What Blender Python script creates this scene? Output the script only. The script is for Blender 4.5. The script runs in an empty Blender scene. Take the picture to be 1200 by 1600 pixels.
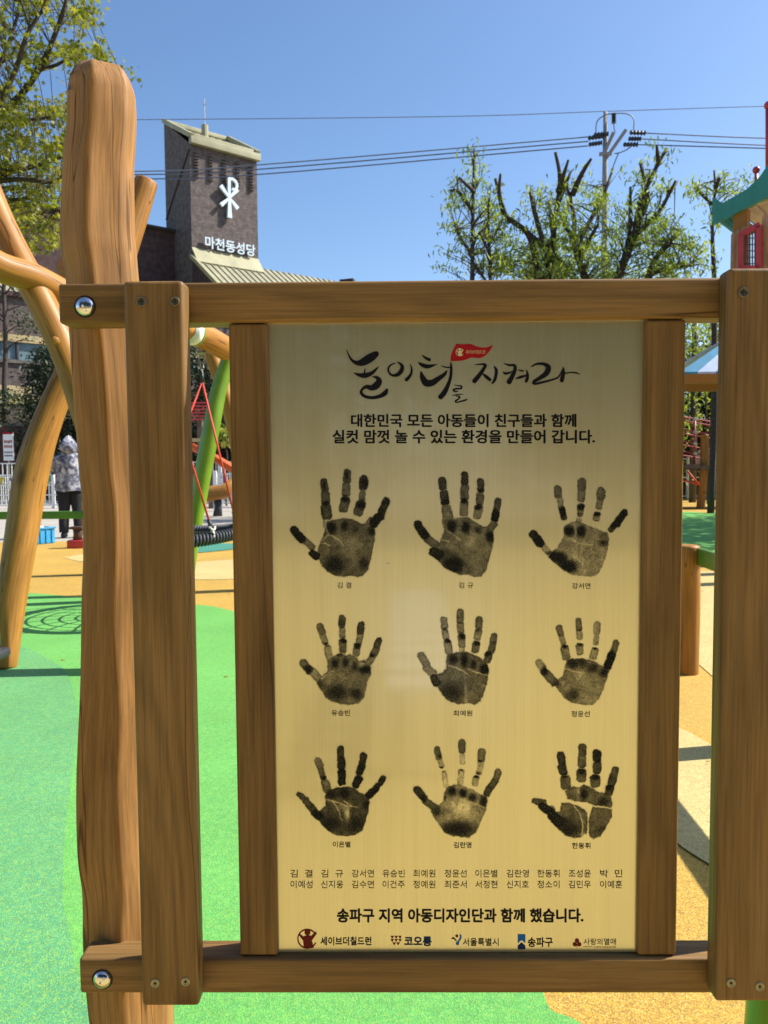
import bpy, bmesh, math, random
import numpy as np
from mathutils import Vector, Matrix, Euler
random.seed(7); RNG = np.random.default_rng(7)
PI = math.pi; rad = math.radians
SC = bpy.context.scene; COL = SC.collection

# ------------------------------------------------------------------ camera, sky, sun, exposure
CAMH = 1.17; F = 1202.0; PITCH = 3.34; ROLL = -0.41
MROT = Euler((rad(90 - PITCH), 0, 0)).to_matrix() @ Matrix.Rotation(rad(ROLL), 3, 'Z')
CPOS = Vector((0, 0, CAMH))
cam = bpy.data.objects.new('camera', bpy.data.cameras.new('camera')); COL.objects.link(cam)
cam.matrix_world = Matrix.Translation(CPOS) @ MROT.to_4x4()
cam.data.sensor_fit = 'HORIZONTAL'; cam.data.sensor_width = 36; cam.data.lens = 36 * F / 1200
cam.data.clip_start = 0.05; cam.data.clip_end = 2000
cam.data.dof.use_dof = True; cam.data.dof.focus_distance = 0.97; cam.data.dof.aperture_fstop = 22
SC.camera = cam
SUN_AZ, SUN_EL = 79, 45
w = bpy.data.worlds.new('World'); SC.world = w; w.use_nodes = True
nt = w.node_tree; sky = nt.nodes.new('ShaderNodeTexSky'); sky.sky_type = 'NISHITA'; sky.sun_disc = False
sky.sun_elevation = rad(SUN_EL); sky.sun_rotation = rad(SUN_AZ); sky.altitude = 50; sky.air_density = 1.0; sky.dust_density = 1.2; sky.ozone_density = 3.6
bg = nt.nodes['Background']; bg.inputs['Strength'].default_value = 0.115
hs = nt.nodes.new('ShaderNodeHueSaturation'); hs.inputs['Saturation'].default_value = 1.08; nt.links.new(sky.outputs[0], hs.inputs['Color']); nt.links.new(hs.outputs[0], bg.inputs[0])
s = Vector((math.sin(rad(SUN_AZ)) * math.cos(rad(SUN_EL)), math.cos(rad(SUN_AZ)) * math.cos(rad(SUN_EL)), math.sin(rad(SUN_EL))))
sun = bpy.data.objects.new('sun', bpy.data.lights.new('sun', 'SUN')); COL.objects.link(sun)
sun.data.energy = 5.0; sun.data.angle = rad(0.53); sun.data.color = (1.0, 0.95, 0.87)
sun.rotation_mode = 'QUATERNION'; sun.rotation_quaternion = s.to_track_quat('Z', 'Y')
SC.view_settings.view_transform = 'Standard'; SC.view_settings.look = 'None'
SC.view_settings.exposure = 0.8; SC.view_settings.gamma = 1.0; SC.view_settings.use_curve_mapping = False

# ------------------------------------------------------------------ geometry of the place from the photograph
def ray(px, py): return MROT @ Vector(((px - 600) / F, (800 - py) / F, -1))
def at(px, py, Y):
    r = ray(px, py); return CPOS + r * (Y / r.y)
def gnd(px, py, z=0.0):
    r = ray(px, py); t = (z - CAMH) / r.z; return CPOS + r * t
def rpx(n, Y): return n / F * Y          # length of n pixels at distance Y

# ------------------------------------------------------------------ materials
def newmat(name):
    m = bpy.data.materials.new(name); m.use_nodes = True
    return m, m.node_tree, m.node_tree.nodes['Principled BSDF']
def N(nt, t, **kw):
    n = nt.nodes.new(t)
    for k, v in kw.items():
        if k in n.inputs.keys(): n.inputs[k].default_value = v
        else: setattr(n, k, v)
    return n
def ramp(nt, stops, src=None, interp='LINEAR'):
    r = nt.nodes.new('ShaderNodeValToRGB'); e = r.color_ramp.elements; r.color_ramp.interpolation = interp
    while len(e) < len(stops): e.new(0.5)
    for i, (p, c) in enumerate(stops): e[i].position = p; e[i].color = (*c, 1) if len(c) == 3 else c
    if src is not None: nt.links.new(src, r.inputs[0])
    return r
def mixc(nt, a, b, fac, mode='MIX'):
    m = nt.nodes.new('ShaderNodeMix'); m.data_type = 'RGBA'; m.blend_type = mode
    for s_, v in ((0, fac), (6, a), (7, b)):
        if hasattr(v, 'links'): nt.links.new(v, m.inputs[s_])
        elif isinstance(v, (int, float)): m.inputs[s_].default_value = v
        else: m.inputs[s_].default_value = (*v, 1)
    return m.outputs[2]
def mat(name, c, rough=0.6, metal=0.0, var=0.18, scale=6.0, bump=0.0, bscale=60.0, coat=0.0, stretch=(1, 1, 1)):
    """plain painted/plastic/stone surface with uneven colour and fine relief"""
    m, nt, b = newmat(name)
    tc = N(nt, 'ShaderNodeTexCoord'); mp = N(nt, 'ShaderNodeMapping'); mp.inputs['Scale'].default_value = stretch
    nt.links.new(tc.outputs['Object'], mp.inputs[0])
    n = N(nt, 'ShaderNodeTexNoise', Scale=scale, Detail=6.0, Roughness=0.6); nt.links.new(mp.outputs[0], n.inputs['Vector'])
    lo = tuple(x * (1 - var) for x in c); hi = tuple(min(1, x * (1 + var)) for x in c)
    r = ramp(nt, [(0.3, lo), (0.7, hi)], n.outputs[0]); nt.links.new(r.outputs[0], b.inputs['Base Color'])
    b.inputs['Roughness'].default_value = rough; b.inputs['Metallic'].default_value = metal
    b.inputs['Coat Weight'].default_value = coat; b.inputs['Coat Roughness'].default_value = 0.15
    if bump:
        n2 = N(nt, 'ShaderNodeTexNoise', Scale=bscale, Detail=4.0); nt.links.new(mp.outputs[0], n2.inputs['Vector'])
        bp = N(nt, 'ShaderNodeBump', Strength=bump, Distance=0.01); nt.links.new(n2.outputs[0], bp.inputs['Height']); nt.links.new(bp.outputs[0], b.inputs['Normal'])
    return m
def matte(m):
    m.node_tree.nodes['Principled BSDF'].inputs['Specular IOR Level'].default_value = 0.08; return m
def wood(name, cols, attr=None, axis='Z', gs=1.0, rough=0.48, knots=True, figure=1.0, spec=0.22):
    """stained timber: long fibres, growth-ring figure, dark pores and a few knots"""
    m, nt, b = newmat(name); L = nt.links.new
    if attr:
        tc = N(nt, 'ShaderNodeAttribute', attribute_name=attr); vec = tc.outputs['Vector']
    else:
        tc = N(nt, 'ShaderNodeTexCoord'); vec = tc.outputs['Object']
        oi = N(nt, 'ShaderNodeObjectInfo'); ad = N(nt, 'ShaderNodeVectorMath', operation='MULTIPLY_ADD')
        cm = N(nt, 'ShaderNodeCombineXYZ'); L(oi.outputs['Random'], cm.inputs[0]); L(oi.outputs['Random'], cm.inputs[1]); L(oi.outputs['Random'], cm.inputs[2])
        L(cm.outputs[0], ad.inputs[0]); ad.inputs[1].default_value = (7, 11, 13); L(vec, ad.inputs[2]); vec = ad.outputs[0]
    def mp(sc, lo=0.06):
        k = N(nt, 'ShaderNodeMapping'); f = [sc, sc, sc]; f['XYZ'.index(axis)] = sc * lo
        k.inputs['Scale'].default_value = f; L(vec, k.inputs[0]); return k.outputs[0]
    big = N(nt, 'ShaderNodeTexNoise', Scale=1.0, Detail=3.0, Distortion=0.4); L(mp(9 * gs, 0.16), big.inputs['Vector'])
    rings = N(nt, 'ShaderNodeTexNoise', Scale=1.0, Detail=1.0, Distortion=0.3); L(mp(7 * gs, 0.1), rings.inputs['Vector'])
    ml = N(nt, 'ShaderNodeMath', operation='MULTIPLY'); L(rings.outputs[0], ml.inputs[0]); ml.inputs[1].default_value = 75.0 * figure
    sn = N(nt, 'ShaderNodeMath', operation='SINE'); L(ml.outputs[0], sn.inputs[0])
    fib = N(nt, 'ShaderNodeTexNoise', Scale=1.0, Detail=8.0, Roughness=0.65); L(mp(160 * gs, 0.035), fib.inputs['Vector'])
    base = ramp(nt, [(0.28, cols[0]), (0.5, cols[1]), (0.72, cols[2])], big.outputs[0]).outputs[0]
    rr = ramp(nt, [(0.0, (0.84 if attr else 0.82,) * 3), (0.5, (1,) * 3), (1.0, (1.08,) * 3)]); mr = N(nt, 'ShaderNodeMapRange'); L(sn.outputs[0], mr.inputs[0]); mr.inputs[1].default_value = -1
    L(mr.outputs[0], rr.inputs[0])
    c1 = mixc(nt, base, rr.outputs[0], 0.75, 'MULTIPLY')
    fr = ramp(nt, [(0.36, (0.74,) * 3), (0.5, (0.98,) * 3), (0.64, (1.12,) * 3)], fib.outputs[0])
    c2 = mixc(nt, c1, fr.outputs[0], 0.8, 'MULTIPLY')
    fi2 = N(nt, 'ShaderNodeTexNoise', Scale=1.0, Detail=3.0, Roughness=0.6); L(mp(420 * gs, 0.02), fi2.inputs['Vector'])
    f2 = ramp(nt, [(0.36, (0.74,) * 3), (0.5, (1,) * 3), (0.64, (1.14,) * 3)], fi2.outputs[0]); c2 = mixc(nt, c2, f2.outputs[0], 0.7, 'MULTIPLY')
    # long drying checks: hair-thin dark cracks along the grain
    ck = N(nt, 'ShaderNodeTexNoise', Scale=1.0, Detail=2.0, Distortion=0.15); L(mp(22 * gs if attr else 15, 0.05), ck.inputs['Vector'])
    cs = N(nt, 'ShaderNodeMath', operation='SUBTRACT'); L(ck.outputs[0], cs.inputs[0]); cs.inputs[1].default_value = 0.585 if attr else 0.64
    ca = N(nt, 'ShaderNodeMath', operation='ABSOLUTE'); L(cs.outputs[0], ca.inputs[0])
    cr_ = ramp(nt, [(0.0030 if attr else 0.0012, (0.20, 0.14, 0.10)), (0.0075 if attr else 0.004, (1, 1, 1))], ca.outputs[0]); c2 = mixc(nt, c2, cr_.outputs[0], 0.75, 'MULTIPLY')
    if knots:
        v = N(nt, 'ShaderNodeTexVoronoi', Scale=1.0); L(mp(5 * gs, 0.45), v.inputs['Vector'])
        kr = ramp(nt, [(0.035, (0.3, 0.22, 0.18)), (0.10, (1, 1, 1))], v.outputs['Distance']); c2 = mixc(nt, c2, kr.outputs[0], 0.7, 'MULTIPLY')
    # weather stains
    st = N(nt, 'ShaderNodeTexNoise', Scale=1.0, Detail=5.0, Roughness=0.7); L(mp(14 * gs, 0.3), st.inputs['Vector'])
    sr = ramp(nt, [(0.28, (0.74, 0.70, 0.66)), (0.42, (1, 1, 1))], st.outputs[0]); c2 = mixc(nt, c2, sr.outputs[0], 0.6, 'MULTIPLY')
    L(c2, b.inputs['Base Color'])
    rg = ramp(nt, [(0.3, (rough + .15,) * 3), (0.7, (rough - .1,) * 3)], fib.outputs[0]); L(rg.outputs[0], b.inputs['Roughness'])
    bp = N(nt, 'ShaderNodeBump', Strength=0.28, Distance=0.0012); L(fib.outputs[0], bp.inputs['Height'])
    bp2 = N(nt, 'ShaderNodeBump', Strength=0.25, Distance=0.003); L(big.outputs[0], bp2.inputs['Height']); L(bp.outputs[0], bp2.inputs['Normal']); L(bp2.outputs[0], b.inputs['Normal'])
    b.inputs['Coat Weight'].default_value = 0.0; b.inputs['Specular IOR Level'].default_value = spec
    return m
def granules(name, cols, gs=330.0):
    """poured rubber crumb: every granule its own shade, with slightly rough relief"""
    m, nt, b = newmat(name); L = nt.links.new
    tc = N(nt, 'ShaderNodeTexCoord')
    v = N(nt, 'ShaderNodeTexVoronoi', Scale=gs); L(tc.outputs['Object'], v.inputs['Vector'])
    sp = N(nt, 'ShaderNodeSeparateColor'); L(v.outputs['Color'], sp.inputs[0])
    cols = [tuple(x * .84 for x in c) for c in cols]; n = len(cols); r = ramp(nt, [(i / n, c) for i, c in enumerate(cols)], sp.outputs[0], 'CONSTANT')
    big = N(nt, 'ShaderNodeTexNoise', Scale=1.3, Detail=6.0, Roughness=0.65); L(tc.outputs['Object'], big.inputs['Vector'])
    br = ramp(nt, [(0.3, (0.86,) * 3), (0.7, (1.08,) * 3)], big.outputs[0])
    c = mixc(nt, r.outputs[0], br.outputs[0], 1.0, 'MULTIPLY')
    d = N(nt, 'ShaderNodeTexNoise', Scale=45.0, Detail=3.0); L(tc.outputs['Object'], d.inputs['Vector'])
    dr = ramp(nt, [(0.3, (0.85,) * 3), (0.62, (1.05,) * 3)], d.outputs[0]); c = mixc(nt, c, dr.outputs[0], 0.8, 'MULTIPLY')
    sp2 = N(nt, 'ShaderNodeTexVoronoi', Scale=2.1); L(tc.outputs['Object'], sp2.inputs['Vector'])
    rr = ramp(nt, [(0.012, (0.35, 0.3, 0.22)), (0.02, (1, 1, 1))], sp2.outputs['Distance']); c = mixc(nt, c, rr.outputs[0], 0.8, 'MULTIPLY')
    L(c, b.inputs['Base Color']); b.inputs['Roughness'].default_value = 0.85
    bp = N(nt, 'ShaderNodeBump', Strength=0.5, Distance=0.002); L(v.outputs['Distance'], bp.inputs['Height']); L(bp.outputs[0], b.inputs['Normal'])
    return m
def leafmat(name, cols, trans=0.35, rough=0.55):
    m, nt, b = newmat(name); L = nt.links.new
    a = N(nt, 'ShaderNodeAttribute', attribute_name='tone')
    n = len(cols) - 1; r = ramp(nt, [(i / n, c) for i, c in enumerate(cols)], a.outputs['Fac'])
    L(r.outputs[0], b.inputs['Base Color']); b.inputs['Roughness'].default_value = rough
    t = N(nt, 'ShaderNodeBsdfTranslucent'); L(mixc(nt, r.outputs[0], (1.0, 1.0, 0.45), 1.0, 'MULTIPLY'), t.inputs[0])
    mx = N(nt, 'ShaderNodeMixShader'); mx.inputs[0].default_value = trans
    L(b.outputs[0], mx.inputs[1]); L(t.outputs[0], mx.inputs[2]); L(mx.outputs[0], nt.nodes['Material Output'].inputs[0])
    return m
def inkmat(name, c, speck=0.0):
    m, nt, b = newmat(name); L = nt.links.new
    a = N(nt, 'ShaderNodeAttribute', attribute_name='ink'); b.inputs['Base Color'].default_value = (*c, 1); b.inputs['Roughness'].default_value = 0.6; b.inputs['Specular IOR Level'].default_value = 0.08
    f = a.outputs['Fac']
    if speck:
        tc = N(nt, 'ShaderNodeTexCoord'); n = N(nt, 'ShaderNodeTexNoise', Scale=900.0, Detail=4.0, Roughness=0.7); L(tc.outputs['Object'], n.inputs['Vector'])
        mr = N(nt, 'ShaderNodeMapRange'); L(n.outputs[0], mr.inputs[0]); mr.inputs[1].default_value = 0.3; mr.inputs[2].default_value = 0.7; mr.inputs[3].default_value = 1 - speck; mr.inputs[4].default_value = 1 + speck
        mu = N(nt, 'ShaderNodeMath', operation='MULTIPLY', use_clamp=True); L(f, mu.inputs[0]); L(mr.outputs[0], mu.inputs[1]); f = mu.outputs[0]
    t = N(nt, 'ShaderNodeBsdfTransparent'); mx = N(nt, 'ShaderNodeMixShader'); L(f, mx.inputs[0]); L(t.outputs[0], mx.inputs[1]); L(b.outputs[0], mx.inputs[2])
    L(mx.outputs[0], nt.nodes['Material Output'].inputs[0]); return m
def brickmat(name, c1, c2, mortar, scale=1.0, w_=0.22, h_=0.07):
    m, nt, b = newmat(name); L = nt.links.new
    a = N(nt, 'ShaderNodeAttribute', attribute_name='UVMap')
    br = N(nt, 'ShaderNodeTexBrick', Scale=1.0); br.inputs['Brick Width'].default_value = w_; br.inputs['Row Height'].default_value = h_; br.inputs['Mortar Size'].default_value = 0.009
    br.inputs['Color1'].default_value = (*c1, 1); br.inputs['Color2'].default_value = (*c2, 1); br.inputs['Mortar'].default_value = (*mortar, 1)
    L(a.outputs['Vector'], br.inputs['Vector'])
    n = N(nt, 'ShaderNodeTexNoise', Scale=3.4, Detail=8.0, Roughness=0.72); L(a.outputs['Vector'], n.inputs['Vector'])
    r = ramp(nt, [(0.36, (0.6,) * 3), (0.62, (1.4,) * 3)], n.outputs[0]); c = mixc(nt, br.outputs[0], r.outputs[0], 1.0, 'MULTIPLY')
    L(c, b.inputs['Base Color']); b.inputs['Roughness'].default_value = 0.9
    bp = N(nt, 'ShaderNodeBump', Strength=0.6, Distance=0.02); L(n.outputs[0], bp.inputs['Height']); L(bp.outputs[0], b.inputs['Normal'])
    return m

W_ORG = ((0.25, 0.125, 0.039), (0.335, 0.173, 0.056), (0.41, 0.222, 0.078))
W_BRD = ((0.168, 0.093, 0.031), (0.228, 0.131, 0.045), (0.288, 0.172, 0.065))
W_LOG2 = ((0.27, 0.118, 0.021), (0.365, 0.165, 0.030), (0.44, 0.21, 0.046))
M = dict(
    board_v=wood('board wood upright', W_BRD, axis='Z'), board_h=wood('board wood level', W_BRD, axis='X'),
    log=wood('round log wood', W_ORG, attr='grain', gs=1.0, rough=0.58, spec=0.22, figure=1.6), log2=wood('honey log wood', W_LOG2, attr='grain', gs=0.55, rough=0.48, spec=0.3),
    glog=mat('green painted log', (0.14, 0.27, 0.012), 0.4, var=0.22, scale=3, coat=0.3), grail=mat('green painted rail', (0.07, 0.19, 0.015), 0.45, var=0.15, coat=0.2),
    chrome=mat('polished steel', (0.72, 0.72, 0.72), 0.17, 1.0, 0.04), steel=mat('dull galvanised steel', (0.42, 0.40, 0.34), 0.42, 0.9, 0.15, scale=40), cap=mat('cream plastic cap', (0.42, 0.36, 0.17), 0.5), bronze=mat('tarnished screw', (0.16, 0.14, 0.10), 0.4, 0.7, 0.3, scale=300), hole=mat('dark recess', (0.02, 0.017, 0.013), 0.8),
    yellow=granules('yellow rubber crumb', [(0.52, 0.30, 0.035), (0.61, 0.38, 0.055), (0.46, 0.26, 0.035), (0.68, 0.46, 0.10), (0.56, 0.34, 0.04), (0.36, 0.21, 0.05)], 300),
    pale=granules('sand rubber crumb', [(0.60, 0.47, 0.18), (0.67, 0.55, 0.24), (0.54, 0.41, 0.15), (0.64, 0.50, 0.17), (0.44, 0.32, 0.12)], 300),
    green=granules('bright green rubber crumb', [(0.11, 0.42, 0.08), (0.14, 0.47, 0.09), (0.16, 0.47, 0.08), (0.10, 0.37, 0.09), (0.22, 0.49, 0.10)], 300),
    teal=granules('mixed teal rubber crumb', [(0.09, 0.34, 0.12), (0.12, 0.41, 0.14), (0.08, 0.31, 0.15), (0.24, 0.46, 0.10), (0.12, 0.38, 0.12)], 300),
    aqua=granules('dark teal rubber crumb', [(0.05, 0.26, 0.18), (0.07, 0.31, 0.2), (0.05, 0.22, 0.17)], 300),
    paving=mat('pale concrete paving', (0.36, 0.33, 0.28), 0.9, var=0.12, scale=1.5, bump=0.2), earth=mat('dusty ground', (0.26, 0.22, 0.16), 0.95, var=0.25, scale=0.6),
    inkhand=inkmat('handprint ink', (0.010, 0.011, 0.010), 0.36), ink=inkmat('black print', (0.010, 0.010, 0.014)),
    txt=mat('black print letters', (0.012, 0.012, 0.016), 0.5), navy=mat('navy print', (0.012, 0.035, 0.10), 0.5), red=mat('red print', (0.33, 0.012, 0.018), 0.5), maroon=mat('maroon print', (0.16, 0.018, 0.012), 0.5),
    blue=mat('blue print', (0.02, 0.14, 0.42), 0.5), gold=mat('light gold print', (0.62, 0.52, 0.30), 0.5), white=mat('white paint', (0.78, 0.78, 0.75), 0.5, var=0.06),
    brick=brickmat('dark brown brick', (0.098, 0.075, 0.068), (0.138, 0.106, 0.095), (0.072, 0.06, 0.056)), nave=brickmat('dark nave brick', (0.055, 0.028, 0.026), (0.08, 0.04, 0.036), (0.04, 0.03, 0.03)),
    redbrick=brickmat('dark red brick', (0.085, 0.03, 0.024), (0.12, 0.045, 0.034), (0.07, 0.05, 0.045)),
    khaki=mat('khaki metal roof', (0.31, 0.29, 0.165), 0.55, var=0.2, scale=1.2, stretch=(1, 1, .3)), khaki2=mat('khaki ribbed roof', (0.29, 0.275, 0.175), 0.6, var=0.22, scale=0.8),
    sign=mat('white sign letters', (0.62, 0.72, 0.78), 0.5, var=0.05), beige=mat('beige render', (0.46, 0.36, 0.19), 0.85, var=0.12, scale=1.2), glass=mat('window glass', (0.13, 0.19, 0.22), 0.08, 0.0, 0.2),
    bark=mat('dark bark', (0.055, 0.04, 0.033), 0.9, var=0.4, scale=14, bump=0.5, bscale=30), pole=mat('concrete pole', (0.27, 0.26, 0.25), 0.85), cable=mat('dark cable', (0.10, 0.12, 0.17), 0.6), insul=mat('dark insulator', (0.02, 0.028, 0.035), 0.4),
    black=mat('black rubber', (0.022, 0.023, 0.027), 0.55), ropeb=mat('black rope', (0.045, 0.05, 0.06), 0.6), roper=mat('red rope', (0.62, 0.055, 0.03), 0.6), knot=mat('pale plastic clamp', (0.6, 0.58, 0.52), 0.5),
    palewood=wood('paling wood', ((0.36, 0.20, 0.11), (0.44, 0.26, 0.15), (0.52, 0.33, 0.2)), axis='Z'), tealp=mat('teal painted board', (0.03, 0.235, 0.23), 0.5, var=0.15, scale=4, stretch=(2, 2, .3)),
    redp=mat('red paint', (0.42, 0.035, 0.04), 0.4), cream=mat('cream board', (0.52, 0.46, 0.36), 0.6), blueplastic=mat('blue plastic', (0.03, 0.28, 0.55), 0.45), orange=mat('orange plastic', (0.65, 0.11, 0.02), 0.4),
    lavender=mat('pale blue canvas', (0.42, 0.52, 0.72), 0.8), azure=mat('blue canvas', (0.05, 0.24, 0.40), 0.8), pinkroof=mat('pink red roof', (0.50, 0.06, 0.07), 0.5), darkgrey=mat('dark grey paint', (0.05, 0.05, 0.055), 0.5),
    stone=mat('weathered stone', (0.13, 0.115, 0.10), 0.9, var=0.35, scale=5, bump=0.6, bscale=12), plank=mat('grey brown deck wood', (0.14, 0.10, 0.08), 0.8, var=.3, scale=9), brownp=mat('brown leather', (0.06, 0.028, 0.015), 0.6),
    skin=mat('skin', (0.48, 0.29, 0.2), 0.55, var=.08), trouser=mat('black cloth', (0.012, 0.012, 0.015), 0.9), wallw=mat('apartment wall', (0.55, 0.53, 0.48), 0.85, var=0.08, scale=.5),
)
m, nt, b = newmat('grey camouflage cloth'); tc = N(nt, 'ShaderNodeTexCoord'); n = N(nt, 'ShaderNodeTexNoise', Scale=9.0, Detail=4.0, Distortion=1.2)
nt.links.new(tc.outputs['Object'], n.inputs['Vector']); r = ramp(nt, [(0.36, (0.04, 0.045, 0.08)), (0.46, (0.13, 0.14, 0.19)), (0.54, (0.24, 0.245, 0.30)), (0.64, (0.50, 0.50, 0.56))], n.outputs[0]); nt.links.new(r.outputs[0], b.inputs['Base Color']); b.inputs['Roughness'].default_value = 0.9
M['camo'] = m
for k_ in ('txt', 'navy', 'red', 'maroon', 'blue', 'gold'): matte(M[k_])
# brushed brass panel: vertical brushing, lacquered
m, nt, b = newmat('brushed brass'); L = nt.links.new
tc = N(nt, 'ShaderNodeTexCoord'); mp = N(nt, 'ShaderNodeMapping'); mp.inputs['Scale'].default_value = (900, 900, 6); L(tc.outputs['Object'], mp.inputs[0])
n = N(nt, 'ShaderNodeTexNoise', Scale=1.0, Detail=4.0, Roughness=0.6); L(mp.outputs[0], n.inputs['Vector'])
mp2 = N(nt, 'ShaderNodeMapping'); mp2.inputs['Scale'].default_value = (60, 60, 1.5); L(tc.outputs['Object'], mp2.inputs[0]); n2 = N(nt, 'ShaderNodeTexNoise', Scale=1.0, Detail=5.0); L(mp2.outputs[0], n2.inputs['Vector'])
r = ramp(nt, [(0.25, (0.63, 0.565, 0.345)), (0.75, (0.71, 0.64, 0.41))], n.outputs[0]); r2 = ramp(nt, [(0.3, (0.96,) * 3), (0.7, (1.02,) * 3)], n2.outputs[0])
L(mixc(nt, r.outputs[0], r2.outputs[0], 1.0, 'MULTIPLY'), b.inputs['Base Color']); b.inputs['Metallic'].default_value = 0.8; b.inputs['Roughness'].default_value = 0.29
b.inputs['Coat Weight'].default_value = 1.0; b.inputs['Coat IOR'].default_value = 1.65; b.inputs['Coat Roughness'].default_value = 0.06
bp = N(nt, 'ShaderNodeBump', Strength=0.12, Distance=0.0004); L(n.outputs[0], bp.inputs['Height']); L(bp.outputs[0], b.inputs['Normal'])
M['brass'] = m
LEAF = dict(
    maple=leafmat('yellow green maple leaf', [(0.10, 0.135, 0.014), (0.18, 0.21, 0.022), (0.27, 0.30, 0.035), (0.36, 0.33, 0.06)], 0.5),
    fresh=leafmat('fresh green leaf', [(0.11, 0.17, 0.03), (0.26, 0.34, 0.06), (0.44, 0.50, 0.15)], 0.5),
    dark=leafmat('dark evergreen leaf', [(0.010, 0.020, 0.008), (0.022, 0.040, 0.013), (0.05, 0.075, 0.024)], 0.2),
    hedge=leafmat('hedge leaf', [(0.014, 0.03, 0.009), (0.03, 0.06, 0.015), (0.07, 0.11, 0.03)], 0.2),
)
# ------------------------------------------------------------------ builders
def link(o, parent=None):
    COL.objects.link(o)
    if parent is not None: o.parent = parent
    return o
def tag(o, label=None, cat=None, group=None, kind=None):
    for k, v in (('label', label), ('category', cat), ('group', group), ('kind', kind)):
        if v: o[k] = v
    return o
def empty(name, loc, label, cat, group=None, rz=0):
    o = bpy.data.objects.new(name, None); o.empty_display_size = 0.1; link(o); o.location = loc; o.rotation_euler = (0, 0, rz)
    return tag(o, label, cat, group)
class MB:
    """collects verts/faces, builds one mesh object"""
    def __init__(s): s.v = []; s.f = []; s.g = []; s.uv = []
    def add(s, vs, fs, gr=None, uv=None):
        k = len(s.v); s.v += [tuple(v) for v in vs]; s.f += [tuple(i + k for i in f) for f in fs]
        s.g += gr if gr else [(0, 0, 0)] * len(vs)
        return s
    def box(s, c, d, R=None, uvw=False):
        hx, hy, hz = (x / 2 for x in d); P = [Vector((x, y, z)) for x in (-hx, hx) for y in (-hy, hy) for z in (-hz, hz)]
        if R is not None: P = [R @ p for p in P]
        c = Vector(c); return s.add([p + c for p in P], [(0, 1, 3, 2), (4, 6, 7, 5), (0, 4, 5, 1), (2, 3, 7, 6), (0, 2, 6, 4), (1, 5, 7, 3)])
    def beam(s, a, b, wd, ht):
        a = Vector(a); b = Vector(b); d = b - a; R = d.to_track_quat('X', 'Z').to_matrix(); return s.box((a + b) / 2, (d.length, wd, ht), R)
    def tube(s, pts, rr, n=10, seed=0, wob=0.0, cap=True, dome=0.0, prof=None, grain=True):
        pts = [Vector(p) for p in pts]; k = len(s.v); rnd = random.Random(seed); ln = 0
        if not hasattr(rr, '__len__'): rr = [rr] * len(pts)
        t0 = (pts[1] - pts[0]).normalized(); up = Vector((0, 0, 1)) if abs(t0.z) < 0.9 else Vector((0, 1, 0))
        u = t0.cross(up).normalized(); vs = []; gr = []
        ph = [rnd.uniform(0, 6.28) for _ in range(4)]
        for i, p in enumerate(pts):
            t = (pts[min(i + 1, len(pts) - 1)] - pts[max(i - 1, 0)]).normalized()
            u = (u - t * u.dot(t)).normalized(); v = t.cross(u)
            if i: ln += (p - pts[i - 1]).length
            for j in range(n):
                a = 2 * PI * j / n; r = rr[i]
                if wob: r *= 1 + wob * (math.sin(2 * a + ph[0] + ln * 2) * 0.6 + math.sin(3 * a + ph[1] - ln * 4) * 0.4 + math.sin(ln * 9 + ph[2] + a) * 0.5)
                if prof: r *= prof(a, ln)
                vs.append(p + (u * math.cos(a) + v * math.sin(a)) * r); gr.append((math.cos(a) * rr[i] + seed * .37, math.sin(a) * rr[i] + seed * .11, ln + seed * 1.7))
        fs = [(i * n + j, i * n + (j + 1) % n, (i + 1) * n + (j + 1) % n, (i + 1) * n + j) for i in range(len(pts) - 1) for j in range(n)]
        if cap: fs += [tuple(range(n - 1, -1, -1)), tuple((len(pts) - 1) * n + j for j in range(n))]
        return s.add(vs, fs, gr)
    def build(s, name, m, parent=None, smooth=False, kind=None, uvs=None, bevel=0.0):
        me = bpy.data.meshes.new(name); me.from_pydata(s.v, [], s.f); me.materials.append(m)
        at_ = me.attributes.new('grain', 'FLOAT_VECTOR', 'POINT'); at_.data.foreach_set('vector', np.array(s.g, dtype=np.float32).ravel())
        if smooth: me.polygons.foreach_set('use_smooth', [True] * len(me.polygons))
        me.validate(); me.update()
        if bevel:
            bm = bmesh.new(); bm.from_mesh(me); bmesh.ops.bevel(bm, geom=[e for e in bm.edges], offset=bevel, segments=3, profile=0.6, affect='EDGES', clamp_overlap=True); bm.to_mesh(me); bm.free()
            me.polygons.foreach_set('use_smooth', [True] * len(me.polygons)); me.set_sharp_from_angle(angle=rad(40))
        o = bpy.data.objects.new(name, me); link(o, parent)
        if kind: o['kind'] = kind
        return o
def smooth_path(pts, n=6):
    """Catmull-Rom through (point, radius) pairs"""
    P = [Vector((*p[0], p[1])) for p in pts]; P = [P[0] * 2 - P[1]] + P + [P[-1] * 2 - P[-2]]; out = []
    for i in range(1, len(P) - 2):
        for k in range(n):
            t = k / n; a, b_, c, d = P[i - 1], P[i], P[i + 1], P[i + 2]
            out.append(0.5 * ((2 * b_) + (-a + c) * t + (2 * a - 5 * b_ + 4 * c - d) * t * t + (-a + 3 * b_ - 3 * c + d) * t ** 3))
    out.append(P[-2]); return [v.to_3d() if len(v) == 3 else Vector(v[:3]) for v in out], [v[3] for v in out]
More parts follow.
